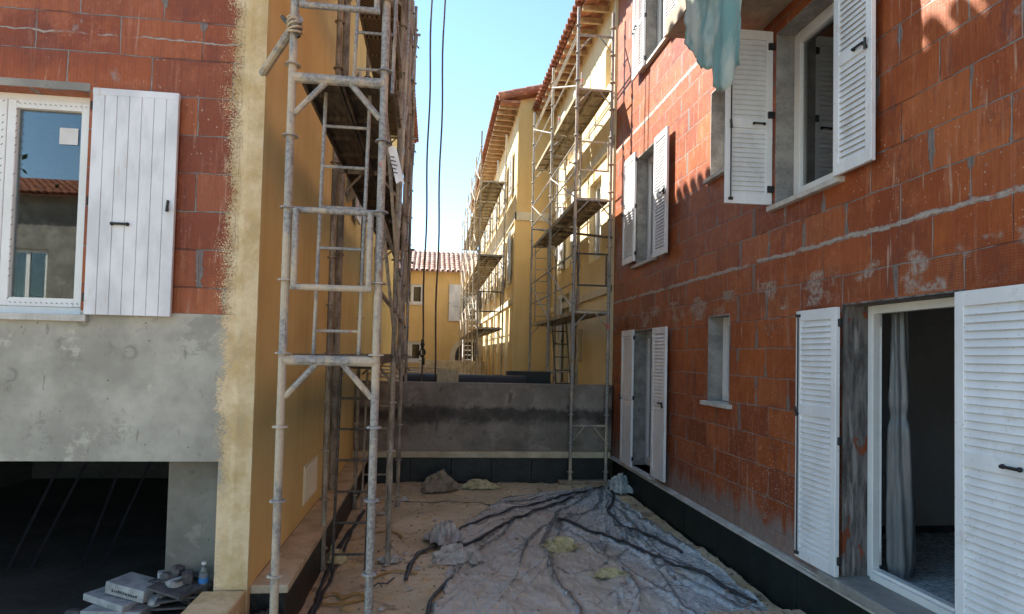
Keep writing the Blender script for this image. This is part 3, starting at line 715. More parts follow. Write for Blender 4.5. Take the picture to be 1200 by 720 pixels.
# other windows
window(rb, T, 6.34, 6.85, -.45, .49, -.17, 1, fw=.04, label='small white window low between the french windows')
window(rb, T, 8.66, 9.51, -1.62, .43, -.19, 2, label='tall far french window at ground level')
Wm = window(rb, T, 4.575, 5.445, 1.46, 3.045, -.17, 1, fw=.055, label='large upper window with plastic film inside')
window(rb, T, 6.41, 6.85, 2.10, 3.07, -.17, 1, fw=.04); window(rb, T, 8.69, 9.51, 1.47, 3.14, -.17, 2); window(rb, T, 8.36, 9.19, 4.47, 5.99, -.17, 2)
window(rb, T, 4.91, 5.79, 3.45, 5.58, -.19, 2); window(rb, T, .42, 1.48, -1.6, .44, -.19, 2); window(rb, T, .42, 1.48, 1.46, 3.05, -.19, 2)
# sills
for (a, b, z) in ((6.27, 6.95, -.46), (4.46, 5.52, 1.44), (6.36, 6.93, 2.08), (8.58, 9.60, 1.45), (8.15, 9.3, 4.45)):
    bm = BM(); fbox(bm, T, a, b, -.17, .055, z-.045, z+.002, .004); obj('window_sill', bm, M['stone'], rb)
# shutters  (org, axis away from hinge, outward)
L_ = (-1, 0, 0)
shutter(rb, (3.04, 4.42, -1.595), (0, 1, 0), L_, .53, 2.02, label='narrow-looking left shutter of the near french window', rod=True, handle=False, midf=.60)
shutter(rb, (3.04, 3.33, -1.56), (0, -1, 0), L_, .53, 1.99, label='large near shutter cut by the right picture edge', midf=.52)
shutter(rb, (3.04, 9.34, -1.64), (0, 1, 0), L_, .56, 2.08, handle=False); shutter(rb, (3.04, 8.46, -1.60), (0, -1, 0), L_, .50, 2.03)
shutter(rb, (3.04, 9.36, 1.50), (0, 1, 0), L_, .58, 1.70, handle=False); shutter(rb, (3.04, 8.50, 1.41), (0, -1, 0), L_, .50, 1.70)
shutter(rb, (3.04, 9.04, 4.40), (0, 1, 0), L_, .54, 1.55); shutter(rb, (3.04, 8.20, 4.40), (0, -1, 0), L_, .5, 1.55)
shutter(rb, (3.04, 4.47, 1.43), (0, -1, 0), L_, .43, 1.58, label='white shutter folded flat beside the upper window', midf=.55)
shutter(rb, (3.09, 5.53, 1.46), (-1, .03, 0), (-.03, -1, 0), .45, 1.64, label='white shutter standing straight out from the wall below the balcony', rod=True, midf=.46, hside=.30)
bm = BM(); box(bm, .066, .384, .012, .016, .086, 1.55); place(bm, (3.09, 5.53, 1.46), (-1, .03, 0), (-.03, -1, 0)); obj('shutter_sun_block', bm, M['white'], rb)  # added sheet among the slats, keeps sun from leaking through
# pvc bracket/hinge plates
for z in (1.6, 2.3, 2.95):
    bm = BM(); box(bm, 3.04, 3.12, 5.475, 5.50, z-.03, z+.03); obj('hinge_bracket', bm, M['black'], rb)
# balcony
bm = BM(); box(bm, 2.22, 3.098, 4.42, 5.99, 3.22, 3.42, .008); obj('balcony', bm, M['soffit'], rb)
# interior : slabs, back wall, partitions
bm = BM(); wall(bm, RX(7.2), NY, RY, -1.9, RE, [], .15); box(bm, 3.355, 7.19, NY, NY+.15, -1.8, RE); box(bm, 3.355, 7.19, RY-.16, RY-.01, -1.8, RE-.06)
for y in (2.2, 5.62, 7.6): 
    box(bm, 3.352, 7.19, y, y+.12, -1.61, .98); box(bm, 3.352, 7.19, y+.001, y+.121, 1.12, 3.39); box(bm, 3.352, 7.19, y, y+.12, 3.53, 6.0)
obj('inner_wall', bm, M['plaster'], rb)
bm = BM()
for z0, z1 in ((-1.75, -1.615), (.985, 1.115), (3.395, 3.525), (6.0, 6.1)): box(bm, 3.351, 7.195, NY+.16, RY-.17, z0, z1)
obj('floor_slab', bm, M['conc'], rb)
# skirting inside room
bm = BM(); box(bm, 3.36, 7.1, 5.60, 5.618, -1.612, -1.55); obj('skirting', bm, M['slate'], rb)
# roof, end gable
tile_roof(rb, (2.6, NY-.1, RE), (0, 1, 0), (1, 0, 0), RY-NY+.08, 2.6, R(16), M['tile'])
soffit(rb, 2.6, 3.1, NY, RY, RE)
bm = BM(); v = [bm.verts.new(p) for p in ((5.18, NY, RE+.745), (5.18, RY, RE+.745), (8, RY, RE), (8, NY, RE))]; bm.faces.new(v); obj('rear_roof_slope', bm, M['tile'], rb, recalc=False)

# ------------------------------------------------------------------ STREET HOUSE A (continues the row) and B, far house
def band(bm, T, u0, u1, z, h=.16, pr=.05): fbox(bm, T, u0, u1, .001, pr, z, z+h, .006)
ha = thing('house', 'ochre rendered house directly beyond the red brick one, fronted by scaffolding', 'house', (5, 13.6, UZ))
T = RX(3.08); AY1 = 16.5
ops = [(12.95, 13.22, -.10, .60), (11.0, 11.45, 5.05, 5.8), (13.9, 14.8, -.75, 1.5), (13.9, 14.8, 2.1, 3.7), (13.9, 14.8, 4.7, 6.0), (11.6, 12.5, 1.9, 3.5)]
bm = BM(); wall(bm, T, RY+.005, AY1, -.62, RE+.10, ops, .25); obj('front_wall', bm, M['ochreA'], ha)
bm = BM(); box(bm, 3.36, 7, RY+.1, AY1-.01, -.7, RE-.3)
obj('inner_wall', bm, M['dim'], ha)
for o_ in ops[2:]:
    window(ha, T, *o_, -.12, 2)
for (a, b, c, e) in ops[2:5]:
    shutter(ha, (3.03, a-.02, c+.02), (0, -1, 0), L_, .48, e-c-.04, handle=False); shutter(ha, (3.03, b+.02, c+.02), (0, 1, 0), L_, .48, e-c-.04, handle=False)
bm = BM(); band(bm, T, RY+.02, AY1-.02, 1.15, .14); band(bm, T, RY+.02, AY1-.02, 3.75, .2); obj('moulding', bm, M['trim'], ha)
bm = BM(); box(bm, 2.86, 3.079, RY+.02, AY1-.02, -.68, -.60, .005); obj('insulation_ledge', bm, M['ledge'], ha)
bm = BM(); box(bm, 2.90, 3.35, RY+.02, AY1-.02, UZ-.4, -.685); obj('plinth', bm, M['membrane'], ha)
bm = BM(); box(bm, 3.055, 3.078, RY+.02, RY+.12, -.6, RE-.1); obj('corner_bead', bm, M['trim'], ha)
tile_roof(ha, (2.58, RY+.06, RE), (0, 1, 0), (1, 0, 0), AY1-RY+.25, 2.6, R(16), M['tile'])
soffit(ha, 2.58, 3.08, RY+.1, AY1, RE)

hb = thing('house', 'ochre house standing forward at the end of the row, its near end wall in shade', 'house', (5, 22, UZ))
T = RX(2.10); BY0 = 16.62; BY1 = 29.4; BE = 6.75
ops = []
for y in (17.8, 20.2, 22.6, 25.0, 27.4):
    ops += [(y, y+.95, -.75, 1.35), (y, y+.95, 2.0, 3.5), (y, y+.95, 4.5, 5.8)]
bm = BM(); wall(bm, T, BY0, BY1, UZ-.1, BE+.10, ops, .25); obj('front_wall', bm, M['ochreA'], hb)
bm = BM(); wall(bm, FR(BY0), 2.101, 8, UZ-.1, BE+.25, [], .22, v0=.004)
vv = [bm.verts.new(p) for p in ((2.101, BY0-.004, BE+.25), (8, BY0-.004, BE+.25), (5.5, BY0-.004, BE+.95), )]; bm.faces.new(vv)
obj('end_wall', bm, M['ochreF'], hb)
bm = BM(); box(bm, 2.4, 7.9, BY0+.3, BY1, UZ, BE-.3); obj('inner_wall', bm, M['dim'], hb)
for o_ in ops: window(hb, T, *o_, -.12, 2)
for (a, b, c, e) in ops:
    if c > 1: shutter(hb, (2.05, a-.02, c+.02), (0, -1, 0), L_, .48, e-c-.04, handle=False)
    if c > 1: shutter(hb, (2.05, b+.02, c+.02), (0, 1, 0), L_, .48, e-c-.04, handle=False)
bm = BM(); band(bm, T, BY0-.05, BY1-.02, 3.62, .22); band(bm, T, BY0+.02, BY1-.02, 1.4, .16); fbox(bm, FR(BY0), 2.049, 3.05, .005, .05, 3.621, 3.839); obj('moulding', bm, M['trim'], hb)
bm = BM(); box(bm, 2.06, 2.14, BY0-.03, BY0+.06, UZ, 3.61, .004); obj('corner_bead', bm, M['ochreF'], hb)
tile_roof(hb, (1.58, BY0-.35, BE), (0, 1, 0), (1, 0, 0), BY1-BY0+.4, 4.0, R(15), M['tile'])
bm = BM()
p0 = Vector((1.52, BY0-.33, BE+.06)); sdir = Vector((math.cos(R(15)), 0, math.sin(R(15))))
for k in range(11): tube(bm, p0+sdir*(k*.38), p0+sdir*(k*.38+.42), .10, 12, .085)
box(bm, 1.60, 2.10, BY0-.33, BY0-.05, BE-.09, BE-.03)
obj('verge_tiles', bm, M['tile'], hb)
soffit(hb, 1.58, 2.10, BY0, BY1, BE-.02)

hf = thing('house', 'distant ochre house closing the street, with an arched doorway and pale tiled roof', 'house', (0, 31, UZ))
T = FR(30.0)
ops = [(-1.13, -.55, 2.33, 3.28), (-1.13, -.55, -.36, .56), (-4.4, -3.5, 2.33, 3.28), (1.23, 2.1, 1.6, 3.3)]
bm = BM(); wall(bm, T, -8, 6, UZ-.1, 4.0, ops+[(1.02, 2.4, UZ-.2, -.05)], .3)
# arched head above the door opening: fill
obj('front_wall', bm, M['ochreF'], hf)
bm = BM(); box(bm, -8, 6, 32.5, 32.7, UZ, 3.8); box(bm, -8, 6, 30.31, 32.4, 1.1, 1.2); box(bm, -8, -7.9, 30.31, 32.4, UZ, 3.8); obj('inner_wall', bm, M['dim'], hf)
bm = BM()   # arch surround : half ring, plus dark tympanum
cx, cz = 1.71, -.05
for k in range(12):
    a0, a1 = math.pi*k/12, math.pi*(k+1)/12
    q = [(.70, a0), (.92, a0), (.92, a1), (.70, a1)]
    vs = []
    for yy in (29.94, 29.999):
        vs.append([bm.verts.new((cx+rr_*math.cos(t), yy, cz+rr_*math.sin(t)*.95)) for rr_, t in q])
    bm.faces.new(vs[0]); bm.faces.new(vs[1][::-1])
    for i in range(4): bm.faces.new((vs[0][i], vs[0][(i+1) % 4], vs[1][(i+1) % 4], vs[1][i]))
box(bm, cx-.92, cx-.70, 29.94, 29.999, UZ, cz); box(bm, cx+.70, cx+.92, 29.94, 29.999, UZ, cz)
obj('door_surround', bm, M['trim'], hf)
bm = BM(); vs = [bm.verts.new((cx+.70*math.cos(math.pi*k/12), 29.99, cz+.70*math.sin(math.pi*k/12)*.95)) for k in range(13)]; bm.faces.new(vs)
obj('arched_fanlight', bm, M['slate'], hf, recalc=False)
bm = BM(); box(bm, cx-.69, cx+.69, 30.1, 30.14, UZ, cz); obj('door', bm, M['slate'], hf)
for o_ in ops: window(hf, T, *o_, -.1, 1, fw=.06)
for a, c, e in ((-1.13, 2.33, 3.28), (-1.13, -.36, .56)):
    shutter(hf, (a-.01, 29.96, c-.02), (-1, 0, 0), (0, -1, 0), .42, e-c+.06, handle=False)
shutter(hf, (1.20, 29.96, 1.58), (-1, 0, 0), (0, -1, 0), .54, 1.74, False, 'tall white shutter beside the scaffold'); shutter(hf, (2.12, 29.96, 1.58), (1, 0, 0), (0, -1, 0), .54, 1.74, False)
bm = BM()
for a, b, z in ((-1.2, -.48, 2.27), (-1.2, -.48, -.42)): fbox(bm, T, a, b, -.05, .05, z, z+.06)
obj('window_sill', bm, M['trim'], hf)
tile_roof(hf, (-8.2, 29.6, 3.86), (1, 0, 0), (0, 1, 0), 14.4, 3.2, R(24), M['tileP'], sp=.24)
# low peach wall in front of the far house
bm = BM(); box(bm, -.6, 2.3, 26.0, 26.15, UZ-.1, -.25, .01)
tag(obj('garden_wall', bm, M['ledge'], origin=(.8, 26, UZ)), 'low peach-coloured wall in front of the arched doorway', 'wall')

# ------------------------------------------------------------------ HOUSE + TREE behind the viewer (seen only in the window glass)
hr = thing('house', 'grey rendered house with red tiled roof seen reflected in the left window', 'house', (-14, -15, GZ))
T = BK(-13.0)
ops = [(-16.8, -15.8, 1.6, 3.2), (-14.2, -12.9, .2, 3.2), (-10.6, -9.6, 1.6, 3.2)]
bm = BM(); wall(bm, T, -19, -7.5, GZ-.2, 5.1, ops, .25); obj('front_wall', bm, M['concB2'], hr)
for o_ in ops: window(hr, T, *o_, -.12, 2)
bm = BM(); box(bm, -18.8, -7.7, -16, -13.3, GZ, 4.6); obj('inner_wall', bm, M['dim'], hr)
tile_roof(hr, (-7.3, -12.5, 4.95), (-1, 0, 0), (0, -1, 0), 11.9, 3.4, R(20), M['tile'], sp=.24)
bm = BM(); box(bm, -13.0, -12.75, -15.6, -15.3, 5.6, 6.75, .02); obj('chimney', bm, M['plaster'], hr)
def tree(loc, h, cr, seed, label):
    rnd = random.Random(seed); t = thing('tree', label, 'tree', loc); L = Vector(loc)
    bm = BM(); sweep(bm, [L+Vector((.15*math.sin(k), .1*math.cos(k*1.3), h*.55*k/5)) for k in range(6)], lambda q: .22-.12*q, 8)
    tips = []
    for k in range(14):
        a = rnd.uniform(0, 6.28); s = L+Vector((0, 0, h*rnd.uniform(.25, .55))); e = s+Vector((math.cos(a)*cr*rnd.uniform(.5, .9), math.sin(a)*cr*rnd.uniform(.5, .9), h*rnd.uniform(.1, .42)))
        mid = (s+e)/2+Vector((0, 0, .2)); sweep(bm, [s, mid, e], lambda q: .07-.055*q, 6); tips += [e, mid]
    obj('trunk', bm, M['bark'], t)
    bm = BM()
    for c in tips:
        rad = rnd.uniform(.45, .9)
        for k in range(190):
            v = Vector((rnd.gauss(0, 1), rnd.gauss(0, 1), rnd.gauss(0, .8)))*rad*.55; p = c+v; s = rnd.uniform(.06, .12)
            a = Vector((rnd.uniform(-1, 1), rnd.uniform(-1, 1), rnd.uniform(-1, 1))).normalized(); b = a.orthogonal().normalized()
            vs = [bm.verts.new(p+a*s), bm.verts.new(p+b*s*.5), bm.verts.new(p-a*s), bm.verts.new(p-b*s*.5)]; bm.faces.new(vs)
    obj('crown', bm, M['leaf'], t, recalc=False)
tree((-11.6, -5.2, GZ), 9.5, 1.9, 4, 'dark leafy tree reflected at the left edge of the window')

# ------------------------------------------------------------------ RETAINING WALL across the courtyard
rw = thing('retaining_wall', 'stained grey concrete wall closing the back of the courtyard', 'wall', (.9, 10.7, GZ))
bm = BM(); box(bm, CX+.003, 3.075, 10.62, 10.84, -1.60, -.47, .006); obj('concrete_face', bm, M['concB'], rw)
bm = BM(); box(bm, CX+.003, 3.028, 10.50, 10.70, -1.70, -1.602, .006); obj('cream_ledge', bm, M['ledge'], rw)
for k in range(6):
    a = -1.0+k*.672; bm = BM(); box(bm, a, a+.667, 10.56, 10.69, GZ-.1, -1.703, .003); obj('plinth_panel', bm, M['membrane'], rw)

# ------------------------------------------------------------------ SCAFFOLDING
CR = (-2.13, .475)
def post(par, x, y, z0, z1, mat, rad=.03, dx=0, name='post'):
    bm = BM(); tube(bm, (x, y, z0), (x+dx, y, z1), rad, 12)
    k = 0; z = GZ+.69-.475+.0
    zz = -1.915
    while zz < z1-.1:
        if zz > z0+.05: tube(bm, (x+dx*(zz-z0)/(z1-z0), y, zz-.006), (x+dx*(zz-z0)/(z1-z0), y, zz+.006), rad*2.0, 12, rad*1.7)
        zz += .475
    tube(bm, (x, y, z0), (x, y, z0+.10), rad*1.25, 12)
    return obj(name, bm, mat, par, smooth=False)
def transom(par, xa, xb, y, z, mat, rad=.026, brace=True, drop=.26):
    bm = BM(); tube(bm, (xa, y, z), (xb, y, z), rad, 10)
    if brace:
        w_ = xb-xa
        tube(bm, (xa+w_*.36, y, z-.02), (xa+.02, y, z-drop), rad*.6, 8); tube(bm, (xb-w_*.36, y, z-.02), (xb-.02, y, z-drop), rad*.6, 8)
    return obj('transom', bm, mat, par)
def guard(par, xa, xb, y, z0, z1, mat, rad=.019):
    bm = BM(); a = xa+.06; b = xb-.06
    tube(bm, (xa, y, z1), (xb, y, z1), rad, 10); tube(bm, (a-rad, y-.03, z0), (b+rad, y-.03, z0), rad, 10)
    tube(bm, (a, y-.03, z0), (a, y-.03, z1), rad, 10); tube(bm, (b, y-.03, z0), (b, y-.03, z1), rad, 10)
    return obj('guard_frame', bm, mat, par)
def deck(par, xa, xb, ya, yb, z, mat):
    bm = BM(); n = 2; w_ = (xb-xa)/n
    for i in range(n):
        a = xa+i*w_+.006; b = a+w_-.012
        box(bm, a, b, ya+.03, yb-.03, z-.012, z+.012)
        box(bm, a, a+.02, ya+.03, yb-.03, z-.06, z-.0125); box(bm, b-.02, b, ya+.03, yb-.03, z-.06, z-.0125)
        q = ya+.25
        while q < yb-.1: box(bm, a+.021, b-.021, q, q+.03, z-.045, z-.0125); q += .45
    return obj('deck', bm, mat, par)
def rail(par, p0, p1, mat, rad=.018, name='guard_rail'):
    bm = BM(); tube(bm, p0, p1, rad, 8); return obj(name, bm, mat, par)
def ladder(par, p0, p1, wd, mat, step=.28, rad=.013, axis=(1, 0, 0), sq=False):
    p0 = Vector(p0); p1 = Vector(p1); ax = Vector(axis); L = (p1-p0).length; dd = (p1-p0)/L; bm = BM()
    for s in (0, wd): tube(bm, p0+ax*s, p1+ax*s, rad, 8)
    q = step*.6
    while q < L-.05: tube(bm, p0+dd*q, p0+dd*q+ax*wd, rad*.85, 8); q += step
    return obj('ladder', bm, mat, par)

ls = thing('scaffolding', 'tall near scaffold against the ochre side wall at left, cement-splashed tubes', 'scaffold', (-.67, 7, GZ))
LXA, LXB = -.97, -.375
YS = [4.25, 6.40, 8.75, 11.05]
for i, y in enumerate(YS):
    z0 = GZ if y < 10.8 else UZ
    post(ls, LXA-(.05 if i == 1 else .03*min(i, 1)), y, z0, 6.1, M['pole'] if i == 0 else M['rust'], .027 if i == 0 else .026)
    post(ls, LXB-(0, .02, .06, .09)[i], y, z0, 6.1, M['poleG'] if i == 0 else M['rust'], .027 if i == 0 else .026)
LV = [-.06, 1.80, 3.75, 5.6]
for i, y in enumerate(YS):
    for z in LV: transom(ls, LXA, LXB, y, z, M['pole'] if i == 0 else M['rust'], .034 if i == 0 else .022, drop=.24)
for k in range(len(YS)-1):
    for z in LV:
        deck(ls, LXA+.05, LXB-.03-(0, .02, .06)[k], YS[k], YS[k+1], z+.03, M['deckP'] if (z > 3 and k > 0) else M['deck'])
for z in LV:
    if z > 5: continue
    zt, zb = z+.985, z+.475
    if z > -1: guard(ls, LXA, LXB, YS[0], zb, zt, M['poleG'], .021)
    for k in range(len(YS)-1):
        xa_, xb_ = LXB-(0, .02, .06, .09)[k], LXB-(0, .02, .06, .09)[k+1]
        rail(ls, (xa_, YS[k], zt), (xb_, YS[k+1], zt), M['poleG'], .017); rail(ls, (xa_, YS[k], zb), (xb_, YS[k+1], zb), M['rust'], .017)
        if k: rail(ls, (LXB-.02, YS[k], z+.05), (LXB-.05, YS[k+1], z+1.85), M['poleG'], .013, 'brace')
        if k % 2 == 0: pass
ladder(ls, (-.81, 4.43, -.03), (-.79, 4.47, 1.80), .30, M['poleG'], .285, .013)
ladder(ls, (-.61, 4.50, 1.84), (-.60, 4.75, 3.75), .27, M['poleG'], .285, .013)
ladder(ls, (-.91, 6.30, GZ), (-.89, 6.34, -.05), .31, M['poleD'], .30, .014)
ladder(ls, (-.88, 8.5, GZ+.05), (-.86, 8.55, -.05), .31, M['rust'], .30, .014)
# loose vertical poles lashed outside
rnd = random.Random(11)
for k, (y, x) in enumerate([(6.9, -.415), (7.5, -.44), (8.1, -.41), (9.4, -.44), (10.1, -.46)]):
    z0 = GZ if k in (1, 4) else rnd.uniform(-.6, .8)
    rail(ls, (x+rnd.uniform(-.03, .02), y, z0), (x+rnd.uniform(-.02, .02), y+rnd.uniform(-.15, .15), rnd.uniform(5.2, 6.1)), M['rust'], rnd.uniform(.014, .024), 'lashed_pole')
rail(ls, (-.36, 9.2, .75), (-.42, 9.2, 3.4), M['rust'], .012, 'lashed_pole')
rail(ls, (-.33, 5.6, 1.1), (-.30, 5.8, 3.4), M['pole'], .014, 'brace')
rail(ls, (-.385, 4.5, 1.75), (-.33, 6.3, .35), M['pole'], .014, 'brace')
rail(ls, (-.37, 4.4, .88), (-.36, 6.4, -.10), M['pole'], .014, 'brace')
# wall tie lashed to the near post
bm = BM(); tube(bm, (-1.29, 4.74, 2.02), (-.93, 4.20, 2.17), .030, 10)
tie = obj('wall_tie', bm, M['poleG'], ls)
bm = BM()
for k in range(5):
    pts = [(-.965+.045*math.cos(t), 4.245+.06*math.sin(t), 2.10+k*.016+.02*math.sin(t+k)) for t in [q*math.pi/6 for q in range(13)]]
    sweep(bm, pts, .008, 6)
obj('lashing', bm, M['ropeT'], tie)
bm = BM(); tube(bm, (-1.05, 4.25, 2.2), (-.93, 4.22, 2.06), .014, 8); obj('coupler', bm, M['poleD'], ls)
# printed tag tied to outer post
bm = BM()
gt = [[bm.verts.new((-.335+.055*i/2+.012*j, 4.22+.01*math.sin(j), 1.36-.24*j/5+(.02 if i == 1 else 0))) for j in range(6)] for i in range(3)]
for i in range(2):
    for j in range(5): bm.faces.new((gt[i][j], gt[i+1][j], gt[i+1][j+1], gt[i][j+1]))
o = tag(obj('tag', bm, M['tag'], origin=(-.33, 4.22, 1.2), recalc=False), 'pale printed tag tied to the near outer scaffold post', 'tag')
bm = BM()
for k in range(7): obox(bm, (-.305+.009*k*.55, 4.2135, 1.30-.026*k), (.026+.012*(k % 3), .001, .008), (0, R(12), 0))
pm = obj('print', bm, M['slate'], o)

def street_scaffold(par, xa, xb, YY, lv, ztop, z0s, gmats, deckm, rr=.024):
    for i, y in enumerate(YY):
        post(par, xa, y, z0s[i], ztop, gmats[0], rr); post(par, xb, y, z0s[i], ztop-.05, gmats[0], rr)
        for z in lv: transom(par, xa, xb, y, z, gmats[1], .02, drop=.24)
        guard(par, xa, xb, y, lv[0]+.46, lv[0]+1.0, M['poleD'], .016) if i == 0 else None
    for k in range(len(YY)-1):
        for z in lv:
            deck(par, xa+.03, xb-.03, YY[k], YY[k+1], z+.03, deckm)
            for q in (.5, 1.0): rail(par, (xa, YY[k], z+q), (xa, YY[k+1], z+q), gmats[1], .015)
            rail(par, (xa-.02, YY[k], z+.05), (xa-.02, YY[k+1], z+1.0), gmats[1], .013, 'brace')
rs = thing('scaffolding', 'scaffold standing by the retaining wall in front of the ochre house, beside the brick house', 'scaffold', (2.63, 13, GZ))
YA = [10.43, 12.75, 15.2]
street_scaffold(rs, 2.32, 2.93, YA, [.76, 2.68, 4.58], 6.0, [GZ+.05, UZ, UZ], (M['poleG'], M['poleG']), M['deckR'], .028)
transom(rs, 2.32, 2.93, 10.43, -1.15, M['pole'], .02); transom(rs, 2.32, 2.93, 10.43, 5.52, M['poleG'], .02)
guard(rs, 2.32, 2.93, 10.43, 3.18, 3.68, M['pole'], .017)
rail(rs, (2.32, 10.43, 5.5), (2.32, 12.75, 5.5), M['poleG'], .015); rail(rs, (2.32, 12.75, 5.5), (2.32, 15.2, 5.5), M['poleG'], .015)
rail(rs, (2.32, 15.2, 3.12), (2.95, 10.40, 2.05), M['poleD'], .024, 'tie_tube')
ladder(rs, (2.45, 12.4, UZ+.05), (2.42, 12.9, .76), .30, M['poleD'], .28, .014)
ladder(rs, (2.38, 14.9, .8), (2.38, 15.0, 2.7), .30, M['poleG'], .28, .014)
ladder(rs, (2.38, 12.95, 2.7), (2.38, 13.1, 4.6), .30, M['poleG'], .28, .014)
transom(rs, 2.32, 2.93, 15.2, -.4, M['pole'], .02, False); transom(rs, 2.32, 2.93, 12.75, -.3, M['pole'], .02, False)
bm = BM(); box(bm, 2.12, 3.0, 10.35, 10.49, GZ-.0, GZ+.075, .008)
tag(obj('timber_sleeper', bm, M['paper'], origin=(2.5, 10.42, GZ)), 'grey timber sleeper under the feet of the right scaffold', 'timber')
fs = thing('scaffolding', 'sunlit far scaffold along the furthest house of the row', 'scaffold', (1.5, 22, UZ))
YB = [17.0, 19.3, 21.6, 23.9, 26.2, 28.4]
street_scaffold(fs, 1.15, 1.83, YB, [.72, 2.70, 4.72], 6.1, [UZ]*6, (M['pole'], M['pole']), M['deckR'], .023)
ladder(fs, (1.2, 26.0, UZ), (1.25, 27.4, .72), .4, M['tag'], .28, .02)
ladder(fs, (1.2, 24.0, .75), (1.22, 25.4, 2.7), .4, M['tag'], .28, .02)

# ------------------------------------------------------------------ SHEET on the courtyard floor, folds, hoses
FOLDS = [[(2.78, 10.07), (1.6, 9.03), (.45, 7.7), (-.05, 6.7)], [(2.75, 10.0), (1.14, 8.11), (.6, 7.0), (.27, 6.19), (0, 5.2)],
         [(2.8, 10.0), (2.3, 8.6), (1.7, 7.97), (2.06, 7.27), (2.32, 6.54), (2.84, 5.44)], [(2.82, 10.0), (2.45, 8.6), (2.34, 7.66), (2.5, 6.7), (2.8, 5.7)],
         [(2.7, 9.9), (2.75, 8.0), (2.95, 6.0), (3.0, 5.0)], [(2.6, 9.8), (1.8, 8.6), (1.3, 7.3), (1.2, 6.0), (1.3, 4.8)], [(1.7, 7.6), (1.9, 6.4), (2.2, 5.2), (2.3, 4.5)],
         [(2.65, 8.6), (2.45, 7.2), (2.35, 5.8)], [(2.3, 6.4), (2.6, 5.4), (2.8, 4.8)], [(1.0, 9.2), (1.9, 9.3), (2.7, 9.9)], [(.3, 8.9), (1.4, 8.9)], [(2.2, 7.0), (2.6, 6.2), (2.75, 5.0)]]
def segd(x, y, poly):
    b = 9
    for (ax, ay), (bx, by) in zip(poly, poly[1:]):
        dx, dy = bx-ax, by-ay; t = max(0, min(1, ((x-ax)*dx+(y-ay)*dy)/(dx*dx+dy*dy)))
        b = min(b, math.hypot(x-ax-t*dx, y-ay-t*dy))
    return b
def sheet_h(x, y, want=False):
    cl = 0.0
    wx = x+.10*fb(x, y, 1.7); wy = y+.12*fb(x+5, y+2, 1.5)
    h = .0
    for i, f in enumerate(FOLDS):
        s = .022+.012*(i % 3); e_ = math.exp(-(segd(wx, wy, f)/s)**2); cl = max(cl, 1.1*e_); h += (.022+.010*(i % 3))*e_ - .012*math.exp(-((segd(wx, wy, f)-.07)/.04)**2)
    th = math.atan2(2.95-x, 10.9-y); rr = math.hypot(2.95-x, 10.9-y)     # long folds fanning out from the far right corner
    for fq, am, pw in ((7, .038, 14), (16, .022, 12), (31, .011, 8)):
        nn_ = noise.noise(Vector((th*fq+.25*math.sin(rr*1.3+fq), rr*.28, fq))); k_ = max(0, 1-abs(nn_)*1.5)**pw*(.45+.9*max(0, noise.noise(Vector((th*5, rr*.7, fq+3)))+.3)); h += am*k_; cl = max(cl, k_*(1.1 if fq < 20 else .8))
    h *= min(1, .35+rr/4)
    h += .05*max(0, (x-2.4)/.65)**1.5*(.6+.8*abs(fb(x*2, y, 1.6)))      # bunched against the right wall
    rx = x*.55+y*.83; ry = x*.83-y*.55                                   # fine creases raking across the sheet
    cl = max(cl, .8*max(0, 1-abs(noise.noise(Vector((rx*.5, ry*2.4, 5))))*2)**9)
    h += .034*abs(fb(rx*.4, ry*2.2, 1.7, 3))+.022*abs(fb(x*2.0, y*.5, 2.4, 3))+.004*abs(fb(x, y, 8, 2))
    h *= .72
    return (h, cl) if want else h
bm = BM(); nx, ny = 200, 380; gv = {}; lay = bm.verts.layers.float.new('clean')
for i in range(nx+1):
    for j in range(ny+1):
        y = 3.2+6.9*j/ny
        xl = .15+.22*fb(3, y, .9)+.10*fb(8, y, 4)+max(0, y-7.2)*.36-max(0, 5.6-y)*.1
        xr = 2.92-.0*y+.05*fb(1, y, 2.2)-.10*max(0, min(1, (y-6)/2))*(1 if y < 9.6 else 1)
        if y > 9.4: xl += (y-9.4)*1.9
        x = xl+(xr-xl)*i/nx
        hh, cc_ = sheet_h(x, y, True); gv[i, j] = bm.verts.new((x, y, ground_h(x, y)+.008+hh*min(1, i/6+.15))); gv[i, j][lay] = min(1, cc_)
for i in range(nx):
    for j in range(ny): bm.faces.new((gv[i, j], gv[i+1, j], gv[i+1, j+1], gv[i, j+1]))
tag(obj('plastic_sheet', bm, M['poly'], origin=(1.7, 6.5, GZ), smooth=True, recalc=False), 'dusty grey-blue polythene sheet spread in folds over the courtyard floor', 'plastic sheet')
def hose(pts, rad, label, mat='rubber', grp='dark hoses and twisted plastic strips on the sheet', flat=.45, dz=.0):
    rad *= .8
    P = smoothline([(x, y, 0) for x, y in pts], 10)
    Q = []
    for p in P:
        hh = sheet_h(p.x, p.y) if p.x > .35 else 0
        Q.append((p.x+.03*fb(p.x, p.y, 3), p.y, ground_h(p.x, p.y)+hh*.8+rad*.6+.012+dz))
    bm = BM(); sweep(bm, Q, lambda t: rad*(.85+.55*noise.noise(Vector((t*14, rad*100, 0)))), 8, flat)
    return tag(obj('hose', bm, M[mat], origin=Q[0], smooth=True), label, 'hose', grp)
hose([(2.78, 10.05), (1.6, 9.03), (.9, 8.3), (.39, 7.67), (-.09, 6.67), (-.19, 5.96)], .03, 'long black hose curving from the timber sleeper to the sand at left')
hose([(2.1, 9.25), (1.14, 8.11), (.85, 7.75), (.45, 7.1), (.05, 6.75)], .034, 'thick black hose crossing beside the white film, nearest the middle')
hose([(.32, 6.3), (.2, 5.95), (.02, 5.35), (-.05, 4.6)], .026, 'short black hose running down out of the bottom of the picture')
